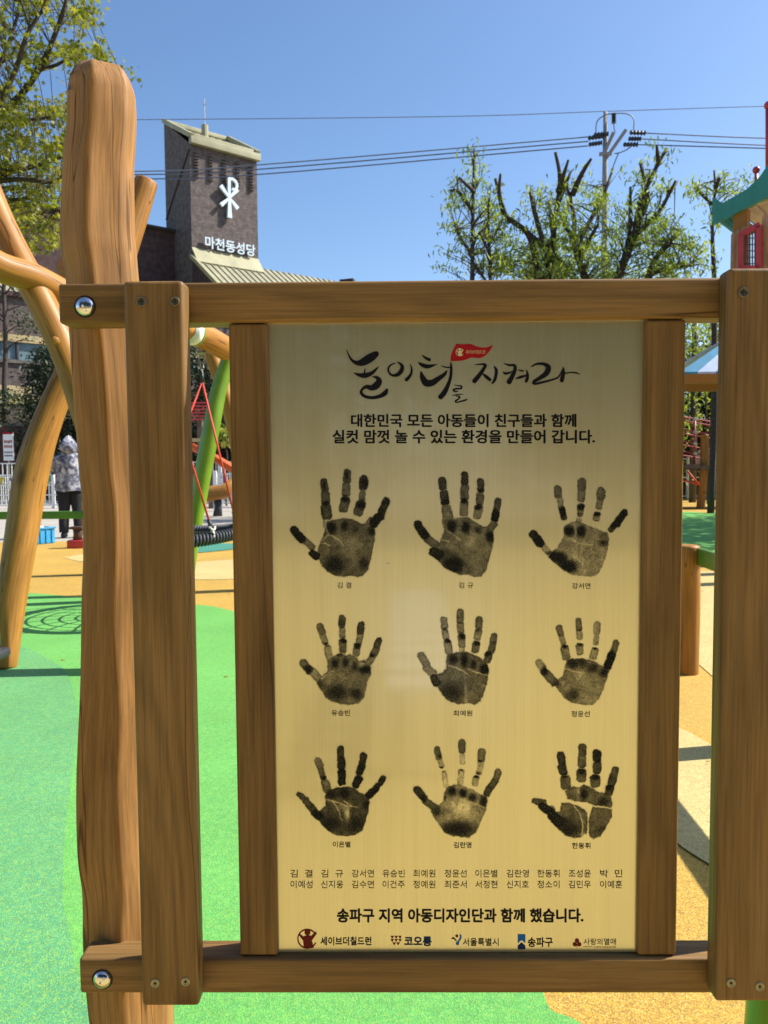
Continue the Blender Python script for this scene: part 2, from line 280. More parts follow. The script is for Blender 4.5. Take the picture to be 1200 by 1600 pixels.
def log(name, pts, m, parent=None, n=20, seed=0, wob=0.035, round_end=True, sub=6):
    """a debarked round log through (point, radius) pairs with rounded ends"""
    P, R = smooth_path(pts, sub)
    if round_end:
        for side in (0, -1):
            r = R[side]; d = (P[0] - P[1]).normalized() if side == 0 else (P[-1] - P[-2]).normalized(); base = P[side]
            ex = [(base + d * r * f, r * g) for f, g in ((0.10, .96), (0.18, .86), (0.23, .68), (0.25, .35))]
            if side == 0:
                for q, rr in ex: P.insert(0, q); R.insert(0, rr)
            else:
                for q, rr in ex: P.append(q); R.append(rr)
    return MB().tube(P, R, n, seed, wob).build(name, m, parent, smooth=True)
def wallmesh(name, pts, m, parent=None, thick=0.0, kind=None):
    """planar polygon given in order, with UVs in metres (u along the first edge, v up)"""
    pts = [Vector(p) for p in pts]; me = bpy.data.meshes.new(name)
    nrm = (pts[1] - pts[0]).cross(pts[2] - pts[1]).normalized(); n = len(pts); vs = list(pts); fs = [tuple(range(n))]
    if thick:
        vs += [p - nrm * thick for p in pts]; fs += [tuple(range(2 * n - 1, n - 1, -1))] + [(i, n + i, n + (i + 1) % n, (i + 1) % n) for i in range(n)]
    me.from_pydata([tuple(v) for v in vs], [], fs); u = (pts[1] - pts[0]).normalized(); v = nrm.cross(u)
    uvl = me.uv_layers.new(name='UVMap')
    for p in me.polygons:
        for li in p.loop_indices:
            q = Vector(vs[me.loops[li].vertex_index]); uvl.data[li].uv = (q.dot(u), q.dot(v))
    me.materials.append(m); me.update(); o = bpy.data.objects.new(name, me); link(o, parent)
    if kind: o['kind'] = kind
    return o
def text_mesh(body, m, name='lettering', bold=0.0, extr=0.0, res=3):
    c = bpy.data.curves.new('t', 'FONT'); c.body = body; c.offset = bold; c.resolution_u = res; c.extrude = extr
    o = bpy.data.objects.new('t', c); COL.objects.link(o); bpy.context.view_layer.update()
    me = bpy.data.meshes.new_from_object(o.evaluated_get(bpy.context.evaluated_depsgraph_get())); bpy.data.objects.remove(o); bpy.data.curves.remove(c)
    me.materials.clear(); me.materials.append(m); me.name = name
    v = np.empty(len(me.vertices) * 3, dtype=np.float64); me.vertices.foreach_get('co', v); v = v.reshape(-1, 3)
    lo, hi = v[:, :2].min(0), v[:, :2].max(0); v[:, :2] = (v[:, :2] - lo) / (hi - lo); return me, v
def setv(me, v): me.vertices.foreach_set('co', np.ascontiguousarray(v, dtype=np.float32).ravel()); me.update()
# leaves: one joined mesh of many small bent leaves, tone attribute per leaf
SHAPES = dict(
    oval=([(-.5, 0, 0), (0, -.22, .05), (.5, 0, -.08), (0, .22, .05)], [(0, 1, 2), (0, 2, 3)]),
    long=([(-.5, 0, 0), (-.05, -.13, .04), (.5, 0, -.12), (-.05, .13, .04)], [(0, 1, 2), (0, 2, 3)]),
    star=([(-.45, 0, 0), (-.18, -.13, .02), (-.12, -.46, -.05), (.05, -.15, .02), (.34, -.34, -.06), (.16, -.06, .02), (.55, 0, -.1), (.16, .06, .02), (.34, .34, -.06), (.05, .15, .02), (-.12, .46, -.05), (-.18, .13, .02)],
          [(0, 1, 11), (1, 2, 3), (3, 4, 5), (5, 6, 7), (7, 8, 9), (9, 10, 11), (1, 3, 9, 11), (3, 5, 7, 9)]),
)
def leaves(name, pts, size, m, parent, shape='oval', droop=0.35, tone=None, kind=None, jit=0.35):
    pts = np.asarray(pts, dtype=np.float64); n = len(pts); V, Fs = SHAPES[shape]; V = np.array(V); k = len(V)
    az = RNG.uniform(0, 2 * PI, n); pit = RNG.normal(droop, 0.5, n); rl = RNG.normal(0, 0.6, n); sz = size * RNG.uniform(1 - jit, 1 + jit, n)
    ca, sa, cp, sp, cr, sr = np.cos(az), np.sin(az), np.cos(pit), np.sin(pit), np.cos(rl), np.sin(rl)
    X = np.stack([ca * cp, sa * cp, -sp], 1); Yv = np.stack([-sa * cr + ca * sp * sr, ca * cr + sa * sp * sr, cp * sr], 1); Z = np.cross(X, Yv)
    vs = pts[:, None] + sz[:, None, None] * (V[None, :, 0:1] * X[:, None] + V[None, :, 1:2] * Yv[:, None] + V[None, :, 2:3] * Z[:, None]); vs = vs.reshape(-1, 3)
    me = bpy.data.meshes.new(name); me.vertices.add(len(vs)); me.vertices.foreach_set('co', vs.astype(np.float32).ravel())
    lens = np.array([len(f) for f in Fs]); flat = np.concatenate([np.array(f) for f in Fs]); tot = len(flat)
    idx = (flat[None] + (np.arange(n) * k)[:, None]).ravel(); me.loops.add(len(idx)); me.loops.foreach_set('vertex_index', idx.astype(np.int32))
    ls = np.concatenate([[0], np.cumsum(lens)[:-1]]); st = (ls[None] + (np.arange(n) * tot)[:, None]).ravel(); me.polygons.add(len(st)); me.polygons.foreach_set('loop_start', st.astype(np.int32))
    me.update(calc_edges=True); a = me.attributes.new('tone', 'FLOAT', 'POINT'); tn = RNG.uniform(0, 1, n) if tone is None else np.clip(tone, 0, 1)
    a.data.foreach_set('value', np.repeat(tn, k).astype(np.float32)); me.materials.append(m)
    o = bpy.data.objects.new(name, me); link(o, parent)
    if kind: o['kind'] = kind
    return o
def cloud(centres, per, spread, seed=0):
    """leaf positions scattered in uneven clumps round the centres; returns points and per-leaf tone"""
    c = np.asarray(centres, dtype=np.float64); r = np.random.default_rng(seed + 1); n = len(c)
    p = np.repeat(c, per, 0) + r.normal(0, 1, (n * per, 3)) * np.asarray(spread); t = np.repeat(r.normal(.5, .22, n), per) + r.normal(0, .16, n * per); return p, t

# ------------------------------------------------------------------ THE GROUND
def sheet(name, pts, z, m, label=None):
    me = bpy.data.meshes.new(name); me.from_pydata([(p[0], p[1], z) for p in pts], [], [tuple(range(len(pts)))]); me.materials.append(m)
    bm = bmesh.new(); bm.from_mesh(me); bmesh.ops.triangulate(bm, faces=bm.faces); bm.to_mesh(me); bm.free()
    o = bpy.data.objects.new(name, me); link(o); o['kind'] = 'structure'; return o
def curve2(pts, n=8):
    P, _ = smooth_path([((p[0], p[1], 0), 0) for p in pts], n); return P
sheet('ground', [(-600, -600), (600, -600), (600, 900), (-600, 900)], -0.008, M['earth'])
sheet('paving', [(-30, 10), (34, 10), (34, 33), (-30, 30.4)], -0.004, M['paving'])
sheet('rubber_surface', [(-14, -9), (14, -9), (14, 13.2), (4, 13.2), (-4, 12.7), (-6.0, 12.4), (-14, 12.3)], 0.0, M['yellow'])
edge = curve2([gnd(*p) for p in ((-420, 930), (-100, 926), (40, 927), (131, 934), (240, 940), (313, 946), (337, 949), (372, 958), (470, 985), (600, 1040), (730, 1130), (800, 1250), (838, 1400), (850, 1557), (905, 1600), (1060, 1700))])
sheet('green_patch', [(p.x, p.y) for p in edge] + [(.9, 1.3), (.5, 1.05), (-.6, .95), (-2.2, .2), (-5, -.5), (-9, 1)], 0.004, M['green'])
edge = curve2([gnd(*p) for p in ((-500, 1045), (-60, 1012), (0, 1009), (40, 1014), (72, 1030), (100, 1048), (114, 1080), (122, 1125), (113, 1210), (103, 1290), (98, 1400), (108, 1455), (117, 1510), (131, 1562), (146, 1610), (190, 1800))])
sheet('mixed_green_patch', [(p.x, p.y) for p in edge] + [(-2.4, .6), (-5, .4)], 0.008, M['teal'])
g = gnd
sheet('sand_patch', [(p.x, p.y) for p in curve2([g(880, 930), g(1000, 975), g(1080, 1030), g(1122, 1064), g(1240, 1150), g(1500, 1210), g(1600, 1030), g(1500, 890), g(1122, 893), g(980, 893), g(880, 930)], 5)], 0.004, M['pale'])
sheet('sand_patch', [(p.x, p.y) for p in curve2([g(930, 1080), g(1058, 1137), g(1117, 1169), g(1300, 1270), g(1700, 1420), g(1500, 1560), g(1250, 1440), g(1115, 1357), g(1056, 1318), g(960, 1240), g(920, 1150), g(930, 1080)], 5)], 0.006, M['pale'])
sheet('sand_patch', [(p.x, p.y) for p in curve2([g(180, 884), g(312, 878), g(400, 874), g(600, 880), g(620, 900), g(400, 904), g(312, 906), g(170, 900), g(180, 884)], 5)], 0.004, M['pale'])
sheet('sand_patch', [(p.x, p.y) for p in curve2([g(100, 872), g(135, 866), g(230, 862), g(240, 871), g(140, 878), g(100, 872)], 5)], 0.004, M['pale'])
sheet('sand_patch', [(p.x, p.y) for p in curve2([(-4.5, -1.4), (-1.6, .35), (0, .6), (1.6, .3), (3.2, -.2), (5.5, -2.2), (4.5, -7.6), (-1, -8.2), (-5, -7), (-4.5, -1.4)], 6)], 0.004, M['pale'])  # unseen pale ground added to brighten what the brass panel reflects
sheet('teal_patch', [(p.x, p.y) for p in curve2([g(220, 859), g(312, 851), g(370, 850), g(390, 855), g(312, 864), g(230, 867), g(220, 859)], 5)], 0.008, M['aqua'])
sheet('far_green_patch', [(p.x, p.y) for p in curve2([g(700, 830), g(1000, 802), g(1068, 800), g(1125, 803), g(1400, 815), g(1600, 850), g(1300, 872), g(1125, 872), g(1068, 862), g(900, 858), g(700, 830)], 6)], 0.008, M['green'])
sheet('rubber_surface', [(4, 13.2), (26, 13.2), (27, 28), (9, 28)], 0.0, M['yellow'])
sheet('green_band', [(12.2, 23), (28, 22.5), (28, 26.4), (10.5, 27)], 0.008, M['teal'])

lp = RNG.uniform((-5, 1.8), (5, 12), (70, 2)); o = leaves('fallen_leaves', np.column_stack([lp, np.full(70, .016)]), .035, LEAF['maple'], None, 'star', droop=.0, kind='stuff', tone=RNG.uniform(.6, 1, 70)); o.scale = (1, 1, .5)
# ------------------------------------------------------------------ THE HANDPRINT SIGN
YAW = -0.6; S0 = Vector((0.0, 0.95, 0.0))
RS = Matrix.Rotation(rad(YAW), 3, 'Z'); RSi = RS.inverted()
def loc(px, py, yl):
    c = RSi @ (CPOS - S0); r = RSi @ ray(px, py); t = (yl - c.y) / r.y; return c + r * t
SIGN = empty('handprint_sign', S0, 'wooden frame holding a brass panel of nine black handprints, bolted to round logs', 'sign', rz=rad(YAW))
def board(name, x0, x1, y0, y1, z0, z1, m, bev=0.005, twist=0.0):
    o = MB().box((0, 0, 0), (x1 - x0, y1 - y0, z1 - z0)).build(name, m, SIGN, bevel=bev)
    o.location = ((x0 + x1) / 2, (y0 + y1) / 2, (z0 + z1) / 2); return o
def avgx(a, b, yl): return (loc(*a, yl).x + loc(*b, yl).x) / 2
T = 0.031
zt = (loc(240, 438, 0).z, loc(270, 1573, 0).z)                      # upright boards
board('upright_board', avgx((192, 480), (222, 1540), 0), avgx((291, 480), (306, 1540), 0), 0, T, zt[1], zt[0], M['board_v'], 0.006)
xr = avgx((1138.5, 480), (1118, 1540), 0)
board('upright_board', xr, xr + 0.094, 0, T, loc(1160, 1566, 0).z, loc(1180, 418, 0).z, M['board_v'], 0.006)
YR = T + 0.001; TR = 0.042
xl = avgx((91, 480), (124, 1525), YR)
rail_hi = (loc(600, 438, YR).z, loc(600, 501, YR).z); rail_lo = (loc(500, 1498, YR).z, loc(500, 1553, YR).z)
board('cross_rail', xl, xr + 0.16, YR, YR + TR, rail_hi[1], rail_hi[0], M['board_h'], 0.005)
board('cross_rail', xl, xr + 0.16, YR, YR + TR, rail_lo[1], rail_lo[0], M['board_h'], 0.005)
YS = YR + 0.004
sx = (avgx((362, 520), (370, 1480), YS), avgx((425, 520), (428, 1480), YS), avgx((1008, 520), (997, 1480), YS), avgx((1074, 520), (1055, 1480), YS))
board('slat', sx[0], sx[1], YS, YS + 0.032, rail_lo[0] + .0015, rail_hi[1] - .0012, M['board_v'], 0.004)
board('slat', sx[2], sx[3], YS, YS + 0.032, rail_lo[0] + .0015, rail_hi[1] - .0012, M['board_v'], 0.004)
YP = YS + 0.008
PANEL = board('brass_panel', sx[1] - .006, sx[2] + .006, YP, YP + 0.004, loc(700, 1488, YP).z, rail_hi[1] + .006, M['brass'], 0)
board('backing_strip', sx[1], sx[2], YP + .006, YP + .02, rail_lo[0] + .001, rail_lo[0] + .02, M['board_h'], .002)
board('backing_strip', sx[1], sx[2], YP + .006, YP + .02, rail_hi[1] - .02, rail_hi[1] - .001, M['board_h'], .002)
YI = YP - 0.0004
PO = PANEL.location.copy()
def pl(px, py, dy=0.0): return loc(px, py, YI - dy) - PO            # on the panel face, in the panel's frame
def ptext(body, x0, x1, y0, y1, m=None, bold=0.0, name='lettering', parent=None):
    bo = bold * .75 * (y1 - y0) / .9; off = [(-1, -.5), (1, .5), (0, 0), (-.6, .8), (.6, -.8)] if bold > .011 else [(0, 0)]
    me, v = text_mesh(body, m or M['txt'], name, 0); a = pl(x0, y1); b_ = pl(x1, y1); c = pl(x0, y0); d = pl(x1, y0)
    A, B, C_, D = (np.array(q) for q in (a, b_, c, d)); u, t = v[:, 0:1], v[:, 1:2]
    co = (1 - t) * ((1 - u) * A + u * B) + t * ((1 - u) * C_ + u * D); fs = [tuple(p.vertices) for p in me.polygons]; n = len(co); px_ = abs(B[0] - A[0]) / (x1 - x0); V_ = []; Fs_ = []
    for k, (ox, oy) in enumerate(off): V_.append(co + np.array((ox * bo * px_, -.00002 * k, oy * bo * px_))); Fs_ += [tuple(i + n * k for i in f) for f in fs]
    m2 = bpy.data.meshes.new(name); m2.from_pydata(np.concatenate(V_).tolist(), [], Fs_); m2.materials.append(m or M['txt']); bpy.data.meshes.remove(me)
    o = bpy.data.objects.new(name, m2); link(o, parent or PANEL); return o
def inkgrid(name, x0, y0, x1, y1, step, fn, m, parent=None, dy=0.0):
    """printed ink as a fine sheet of cells on the panel, ink density in an attribute; fn(X, Y) -> density"""
    xs = np.arange(x0, x1 + step / 2, step); ys = np.arange(y0, y1 + step / 2, step); X, Y = np.meshgrid(xs, ys); D = np.clip(fn(X, Y), 0, 1)
    keep = np.maximum.reduce([D[:-1, :-1], D[1:, :-1], D[:-1, 1:], D[1:, 1:]]) > 0.02; nx = len(xs)
    idx = np.arange(D.size).reshape(D.shape); q = np.stack([idx[1:, :-1][keep], idx[1:, 1:][keep], idx[:-1, 1:][keep], idx[:-1, :-1][keep]], 1)
    used, inv = np.unique(q.ravel(), return_inverse=True); A, B, C_, Dd = (np.array(pl(*p, dy)) for p in ((x0, y1), (x1, y1), (x0, y0), (x1, y0)))
    u = ((X.ravel()[used] - x0) / (x1 - x0))[:, None]; t = ((y1 - Y.ravel()[used]) / (y1 - y0))[:, None]
    co = (1 - t) * ((1 - u) * A + u * B) + t * ((1 - u) * C_ + u * Dd)
    me = bpy.data.meshes.new(name); me.vertices.add(len(co)); me.vertices.foreach_set('co', co.astype(np.float32).ravel())
    me.loops.add(len(inv)); me.loops.foreach_set('vertex_index', inv.astype(np.int32)); me.polygons.add(len(q)); me.polygons.foreach_set('loop_start', np.arange(0, len(inv), 4, dtype=np.int32))
    me.update(calc_edges=True); a = me.attributes.new('ink', 'FLOAT', 'POINT'); a.data.foreach_set('value', D.ravel()[used].astype(np.float32)); me.materials.append(m)
    o = bpy.data.objects.new(name, me); link(o, parent or PANEL); return o
def vnoise(X, Y, s, seed):
    r = np.random.default_rng(seed); G = r.uniform(-1, 1, (256, 256)); x = X / s + 40; y = Y / s + 40; xi = np.floor(x).astype(int); yi = np.floor(y).astype(int); fx = x - xi; fy = y - yi
    fx = fx * fx * (3 - 2 * fx); fy = fy * fy * (3 - 2 * fy); g_ = lambda a, b_: G[a % 256, b_ % 256]
    return (1 - fy) * ((1 - fx) * g_(yi, xi) + fx * g_(yi, xi + 1)) + fy * ((1 - fx) * g_(yi + 1, xi) + fx * g_(yi + 1, xi + 1))
def phalanx(X, Y, s_, tip):
    xa, ya, xb, yb, ra, rb = s_[:6]; dx, dy = xb - xa, yb - ya; L_ = math.hypot(dx, dy) + 1e-6; ux, uy = dx / L_, dy / L_
    t = (X - xa) * ux + (Y - ya) * uy; l = np.abs(-(X - xa) * uy + (Y - ya) * ux); hl = (L_ + ra + rb) / 2 + 4; tc = t - (L_ + rb - ra) / 2; f = np.clip((t + ra) / (2 * hl), 0, 1); w_ = ra + (rb - ra) * f
    cr = np.where((tc < 0) & tip, 1.0, .72) * w_ * .98; qx = np.abs(tc) - (hl - cr); qy = l - (w_ - cr); return cr - np.hypot(np.maximum(qx, 0), np.maximum(qy, 0)) - np.minimum(np.maximum(qx, qy), 0)
def capsule(X, Y, s_):
    xa, ya, xb, yb, ra, rb = s_[:6]; dx, dy = xb - xa, yb - ya; L2 = dx * dx + dy * dy + 1e-6
    t = np.clip(((X - xa) * dx + (Y - ya) * dy) / L2, 0, 1); return (ra + (rb - ra) * t) - np.hypot(X - xa - t * dx, Y - ya - t * dy)
def polydist(X, Y, P):
    """signed distance, positive inside"""
    d = np.full(X.shape, 1e9); ins = np.zeros(X.shape, bool); n = len(P)
    for i in range(n):
        (x1, y1), (x2, y2) = P[i], P[(i + 1) % n]; dx, dy = x2 - x1, y2 - y1; t = np.clip(((X - x1) * dx + (Y - y1) * dy) / (dx * dx + dy * dy + 1e-9), 0, 1)
        d = np.minimum(d, np.hypot(X - x1 - t * dx, Y - y1 - t * dy)); c = ((y1 > Y) != (y2 > Y)) & (X < dx * (Y - y1) / (dy + 1e-9) + x1); ins ^= c
    return np.where(ins, d, -d)
def linedist(X, Y, P):
    d = np.full(X.shape, 1e9)
    for (x1, y1), (x2, y2) in zip(P[:-1], P[1:]):
        dx, dy = x2 - x1, y2 - y1; t = np.clip(((X - x1) * dx + (Y - y1) * dy) / (dx * dx + dy * dy + 1e-9), 0, 1); d = np.minimum(d, np.hypot(X - x1 - t * dx, Y - y1 - t * dy))
    return d
K = 1200 / 180
HANDS = [
 dict(o=(445, 725), seg=[(408,190,415,245,40,42,.55),(422,325,425,375,44,46,.5),(430,470,435,520,55,56,.55),(412,600,415,650,14,14,.2),(650,100,648,155,42,42,.5),(640,240,640,290,44,46,.42),(628,395,612,450,54,48,.5),(825,165,822,225,47,44,.6),(808,310,805,350,33,33,.42),(785,435,768,490,56,48,.5),(1055,390,1035,440,42,40,.7),(1010,500,1005,530,42,40,.75),(960,570,930,610,50,46,.8),(895,585,880,600,30,30,.4),(98,690,168,770,42,46,.8),(228,812,280,860,36,36,.45),(290,930,320,955,38,42,.8)],
  palm=[[(400,730),(425,640),(440,590),(540,568),(620,555),(720,575),(800,620),(860,610),(930,660),(945,720),(930,820),(900,990),(870,1100),(820,1160),(760,1180),(680,1165),(600,1178),(520,1165),(440,1120),(380,1050),(335,960),(345,860),(380,790)]], d=.47,
  bl=[(485,665,45,55,.95),(622,640,35,45,.85),(735,680,30,30,.65),(905,695,40,45,.8),(520,1050,100,90,.85),(825,1040,50,60,.72),(432,410,28,24,.95),(625,355,40,36,.98),(795,425,45,40,.95),(955,590,50,55,.95),(415,225,14,45,.85),(645,120,14,45,.85),(835,190,34,48,.95),(140,740,60,40,.95)], lt=[(690,840,70,90,.2),(560,800,60,40,.12)],
  cr=[[(440,740),(500,745),(570,790),(610,850)],[(360,830),(420,825),(470,845)],[(380,800),(440,750)],[(420,600),(432,680),(460,730)]]),
 dict(o=(635, 725), seg=[(372,175,380,225,40,42,.62),(395,320,402,378,45,45,.62),(420,480,430,540,52,56,.4),(398,600,402,650,22,22,.35),(607,120,608,180,38,38,.62),(607,260,605,330,44,46,.48),(602,425,602,500,46,42,.38),(772,185,775,260,38,36,.6),(768,340,765,385,42,42,.5),(750,480,740,530,50,40,.38),(955,385,945,450,34,36,.55),(930,520,925,555,42,40,.8),(905,630,880,665,38,42,.45),(120,630,180,725,42,48,.8),(225,780,290,830,42,45,.5),(285,915,330,940,45,55,.8)],
  palm=[[(385,700),(400,620),(470,570),(560,550),(640,550),(720,600),(800,650),(860,650),(915,710),(905,850),(870,980),(835,1110),(790,1170),(720,1182),(640,1155),(560,1160),(470,1120),(390,1080),(320,1000),(270,930),(290,860),(340,815)]], d=.42,
  bl=[(475,650,42,60,.98),(618,660,38,55,.98),(745,690,35,35,.7),(875,755,42,50,1),(490,1050,110,90,.95),(350,920,100,40,.7),(405,395,35,28,.95),(605,383,35,26,1),(750,447,35,28,1),(925,545,42,46,.95),(775,275,22,18,.95),(200,730,40,50,.95)], lt=[(660,810,90,80,.15)],
  cr=[[(430,700),(500,740),(570,800)],[(370,790),(440,800)]]),
 dict(o=(815, 725), seg=[(375,260,382,312,40,42,.45),(405,390,410,430,32,32,.3),(425,480,440,545,36,35,.5),(630,190,628,235,46,46,.45),(624,310,620,355,42,40,.38),(618,455,612,515,42,30,.4),(828,290,825,328,46,45,.42),(815,405,810,435,38,34,.33),(788,530,780,560,36,34,.35),(595,590,592,600,30,28,.2),(1070,510,1045,545,38,40,.75),(1010,590,1000,610,40,40,.75),(960,645,935,675,34,30,.6),(125,735,190,815,45,45,.75),(235,870,270,905,32,35,.2)],
  palm=[[(440,750),(440,650),(520,600),(590,590),(680,630),(760,660),(830,690),(900,710),(915,780),(890,930),(850,1060),(800,1150),(720,1180),(620,1165),(520,1160),(430,1100),(350,1040),(275,970),(300,920),(370,870),(410,800)]], d=.30,
  bl=[(500,695,50,50,1),(622,700,42,55,1),(860,820,50,35,.7),(330,960,70,50,1),(410,980,60,60,.95),(480,1070,90,60,1),(850,740,50,40,.5),(430,500,38,55,1),(622,447,42,26,1),(788,518,38,24,1),(1055,525,40,45,.95),(1000,600,40,40,.95),(955,635,28,30,.95),(180,800,45,45,.95)], lt=[(580,950,60,40,.12)],
  cr=[[(500,770),(620,830),(740,840)],[(620,860),(640,1000),(630,1100)],[(560,630),(565,740)]]),
 dict(o=(450, 940), seg=[(335,265,350,305,40,38,.45),(365,360,385,410,34,34,.33),(415,490,430,560,36,42,.3),(565,180,562,235,40,36,.55),(567,300,567,345,33,33,.33),(570,430,570,485,42,38,.48),(568,520,568,525,30,30,.22),(762,250,757,300,40,36,.6),(750,360,742,405,36,34,.38),(722,475,710,530,42,38,.38),(945,410,930,450,36,36,.6),(915,505,900,530,38,38,.5),(870,590,840,630,38,34,.4),(160,640,210,700,40,48,.48),(250,720,310,790,40,45,.3)],
  palm=[[(405,600),(450,580),(510,540),(560,535),(605,565),(640,542),(710,570),(740,610),(800,610),(870,680),(870,760),(830,830),(810,930),(790,1010),(730,1065),(640,1078),(560,1070),(450,1040),(390,1000),(340,920),(295,850),(330,790),(410,720)]], d=.42,
  bl=[(490,640,38,48,.85),(600,630,34,50,.8),(695,670,30,45,.75),(810,705,65,40,.9),(510,950,110,80,.75),(710,960,60,50,.75),(335,860,35,40,.62),(405,445,28,22,.95),(580,400,28,28,1),(725,460,32,28,1),(875,555,25,22,.95),(210,705,40,42,.85),(530,550,25,20,.75),(785,615,20,15,.8)], lt=[(760,640,40,40,.15),(430,770,60,50,.12)],
  cr=[[(350,800),(420,740),(480,720)]]),
 dict(o=(635, 940), seg=[(392,195,397,245,38,38,.42),(405,315,412,370,35,35,.33),(430,440,440,500,44,42,.38),(560,115,560,180,38,36,.42),(565,245,567,295,40,38,.42),(575,380,578,440,43,38,.4),(580,492,580,496,30,28,.2),(757,190,757,245,40,38,.48),(750,320,742,362,40,38,.4),(725,455,718,490,44,40,.48),(912,365,902,420,36,35,.48),(892,480,885,500,38,38,.52),(855,560,845,600,42,38,.55),(155,565,200,640,42,42,.42),(215,690,270,740,40,45,.38),(290,800,310,835,40,45,.7)],
  palm=[[(410,600),(430,545),(530,520),(630,520),(700,545),(780,590),(840,640),(862,700),(850,820),(820,930),(770,1040),(720,1078),(640,1060),(540,1070),(440,1040),(380,980),(320,890),(270,815),(300,755),(370,740),(415,690)]], d=.48,
  bl=[(485,600,42,45,.85),(605,610,38,75,.9),(700,650,32,50,.8),(815,705,48,50,.98),(470,940,110,90,.72),(435,405,32,22,.9),(585,360,32,30,.98),(740,435,32,22,.98),(850,540,32,22,.98),(400,288,22,12,.7),(560,220,22,12,.7),(745,295,22,12,.7),(905,425,28,14,.7)], lt=[(620,950,20,110,.22)],
  cr=[[(440,660),(520,690),(600,720),(650,760)],[(650,700),(750,745),(860,770)],[(780,870),(840,880)]]),
 dict(o=(820, 940), seg=[(360,280,375,325,36,34,.45),(390,385,400,420,30,30,.3),(420,500,430,560,46,44,.38),(562,205,565,265,32,34,.48),(570,330,572,360,34,32,.3),(572,475,575,515,42,36,.35),(755,245,752,305,36,35,.28),(747,375,742,420,30,28,.28),(725,520,715,560,40,38,.33),(950,435,930,500,36,34,.48),(905,560,870,660,40,44,.85),(150,640,180,680,42,42,.3),(215,740,300,830,45,45,.52)],
  palm=[[(410,700),(430,610),(500,590),(600,585),(700,605),(780,650),(850,680),(880,720),(860,800),(820,920),(780,1010),(720,1075),(640,1080),(560,1070),(470,1050),(400,990),(330,900),(290,850),(350,810),(400,760)]], d=.38,
  bl=[(495,640,60,55,.8),(600,630,50,55,.72),(710,690,60,50,.75),(830,740,55,45,.8),(500,970,70,60,.65),(320,860,45,40,.7),(418,465,30,22,.88),(573,428,36,28,.95),(733,475,30,22,.92),(205,720,35,40,.95),(900,560,42,45,.98),(570,298,30,10,.75)], lt=[(590,760,30,30,.15)],
  cr=[[(430,700),(520,725),(620,745)]]),
 dict(o=(450, 1140), seg=[(312,330,330,372,38,36,.4),(345,430,365,488,34,34,.45),(390,560,405,610,44,42,.43),(548,205,548,265,38,36,.65),(555,325,558,372,42,42,.75),(560,460,560,535,44,42,.8),(785,280,775,328,38,34,.7),(765,395,752,435,40,38,.75),(730,525,710,565,46,40,.75),(990,510,962,550,32,33,.7),(930,590,915,618,34,35,.78),(875,650,845,680,42,38,.82),(115,675,180,725,26,36,.55),(190,750,260,830,36,40,.58),(290,875,312,895,40,45,.82)],
  palm=[[(385,680),(420,630),(520,600),(620,590),(690,600),(740,650),(800,670),(850,730),(840,850),(810,960),(770,1060),(700,1100),(600,1112),(500,1105),(420,1060),(350,990),(295,920),(330,840),(390,790)]], d=.58,
  bl=[(450,680,60,50,.78),(590,660,50,45,.9),(440,980,110,80,.8),(700,980,90,80,.78),(820,780,30,50,.82),(565,430,34,22,.98),(745,495,34,22,.98),(370,500,28,20,.85),(320,880,40,40,.9)], lt=[(620,880,28,70,.55),(560,800,70,40,.22),(420,740,40,20,.2)],
  cr=[[(400,730),(480,745),(600,790),(730,810)],[(460,740),(520,830),(560,940)],[(580,740),(660,790)]]),
 dict(o=(635, 1140), seg=[(320,210,335,280,34,32,.48),(350,325,365,370,28,28,.2),(395,460,412,570,26,28,.13),(578,145,580,208,40,36,.52),(582,270,582,330,27,27,.2),(572,450,562,540,33,32,.13),(785,240,780,295,42,38,.43),(770,370,760,430,34,34,.17),(725,515,715,555,35,34,.2),(955,445,940,492,38,36,.48),(915,550,890,588,38,36,.58),(860,620,842,660,38,34,.58),(115,630,175,700,44,40,.65),(210,750,290,810,36,45,.52)],
  palm=[[(390,660),(430,590),(500,570),(560,560),(650,610),(700,620),(770,670),(830,690),(848,740),(830,840),(780,950),(730,1070),(660,1130),(560,1120),(480,1110),(400,1080),(330,980),(270,890),(245,820),(330,790),(385,740)]], d=.33,
  bl=[(470,640,45,45,.9),(590,660,38,42,.95),(690,710,42,42,.8),(810,750,50,60,.8),(530,1040,180,80,.82),(310,850,50,50,.7),(400,700,20,30,.7),(375,413,32,26,.98),(582,397,34,30,.98),(735,475,38,28,.95),(345,275,20,20,.8),(765,322,22,10,.85),(175,715,30,36,.9)], lt=[(590,810,90,65,.4)],
  cr=[[(560,720),(660,755),(770,795),(835,820)],[(470,740),(520,800)]]),
 dict(o=(815, 1140), seg=[(410,275,418,320,44,42,.68),(425,400,432,428,48,44,.7),(458,535,462,570,56,50,.52),(632,190,632,235,44,42,.55),(630,315,630,350,46,44,.52),(625,460,625,495,54,50,.52),(787,255,787,295,46,44,.78),(787,380,787,412,46,44,.62),(768,525,770,548,56,52,.52),(975,430,960,472,42,40,.58),(945,532,940,548,44,42,.62),(915,622,910,645,46,42,.62),(140,742,220,765,32,40,.55),(220,800,290,850,40,50,.78),(330,900,380,950,50,60,.78),(310,820,320,830,28,30,.35)],
  palm=[[(450,640),(540,590),(600,600),(650,570),(720,600),(800,650),(870,660),(935,700),(945,780),(940,815),(850,795),(760,785),(680,755),(560,745),(480,720)],[(420,760),(520,770),(600,800),(680,860),(690,960),(680,1070),(620,1120),(540,1130),(460,1100),(380,1030),(310,950),(350,860),(400,850)],[(740,805),(850,815),(940,832),(940,900),(880,1020),(820,1110),(750,1135),(705,1110),(702,960),(715,880)]], d=.5,
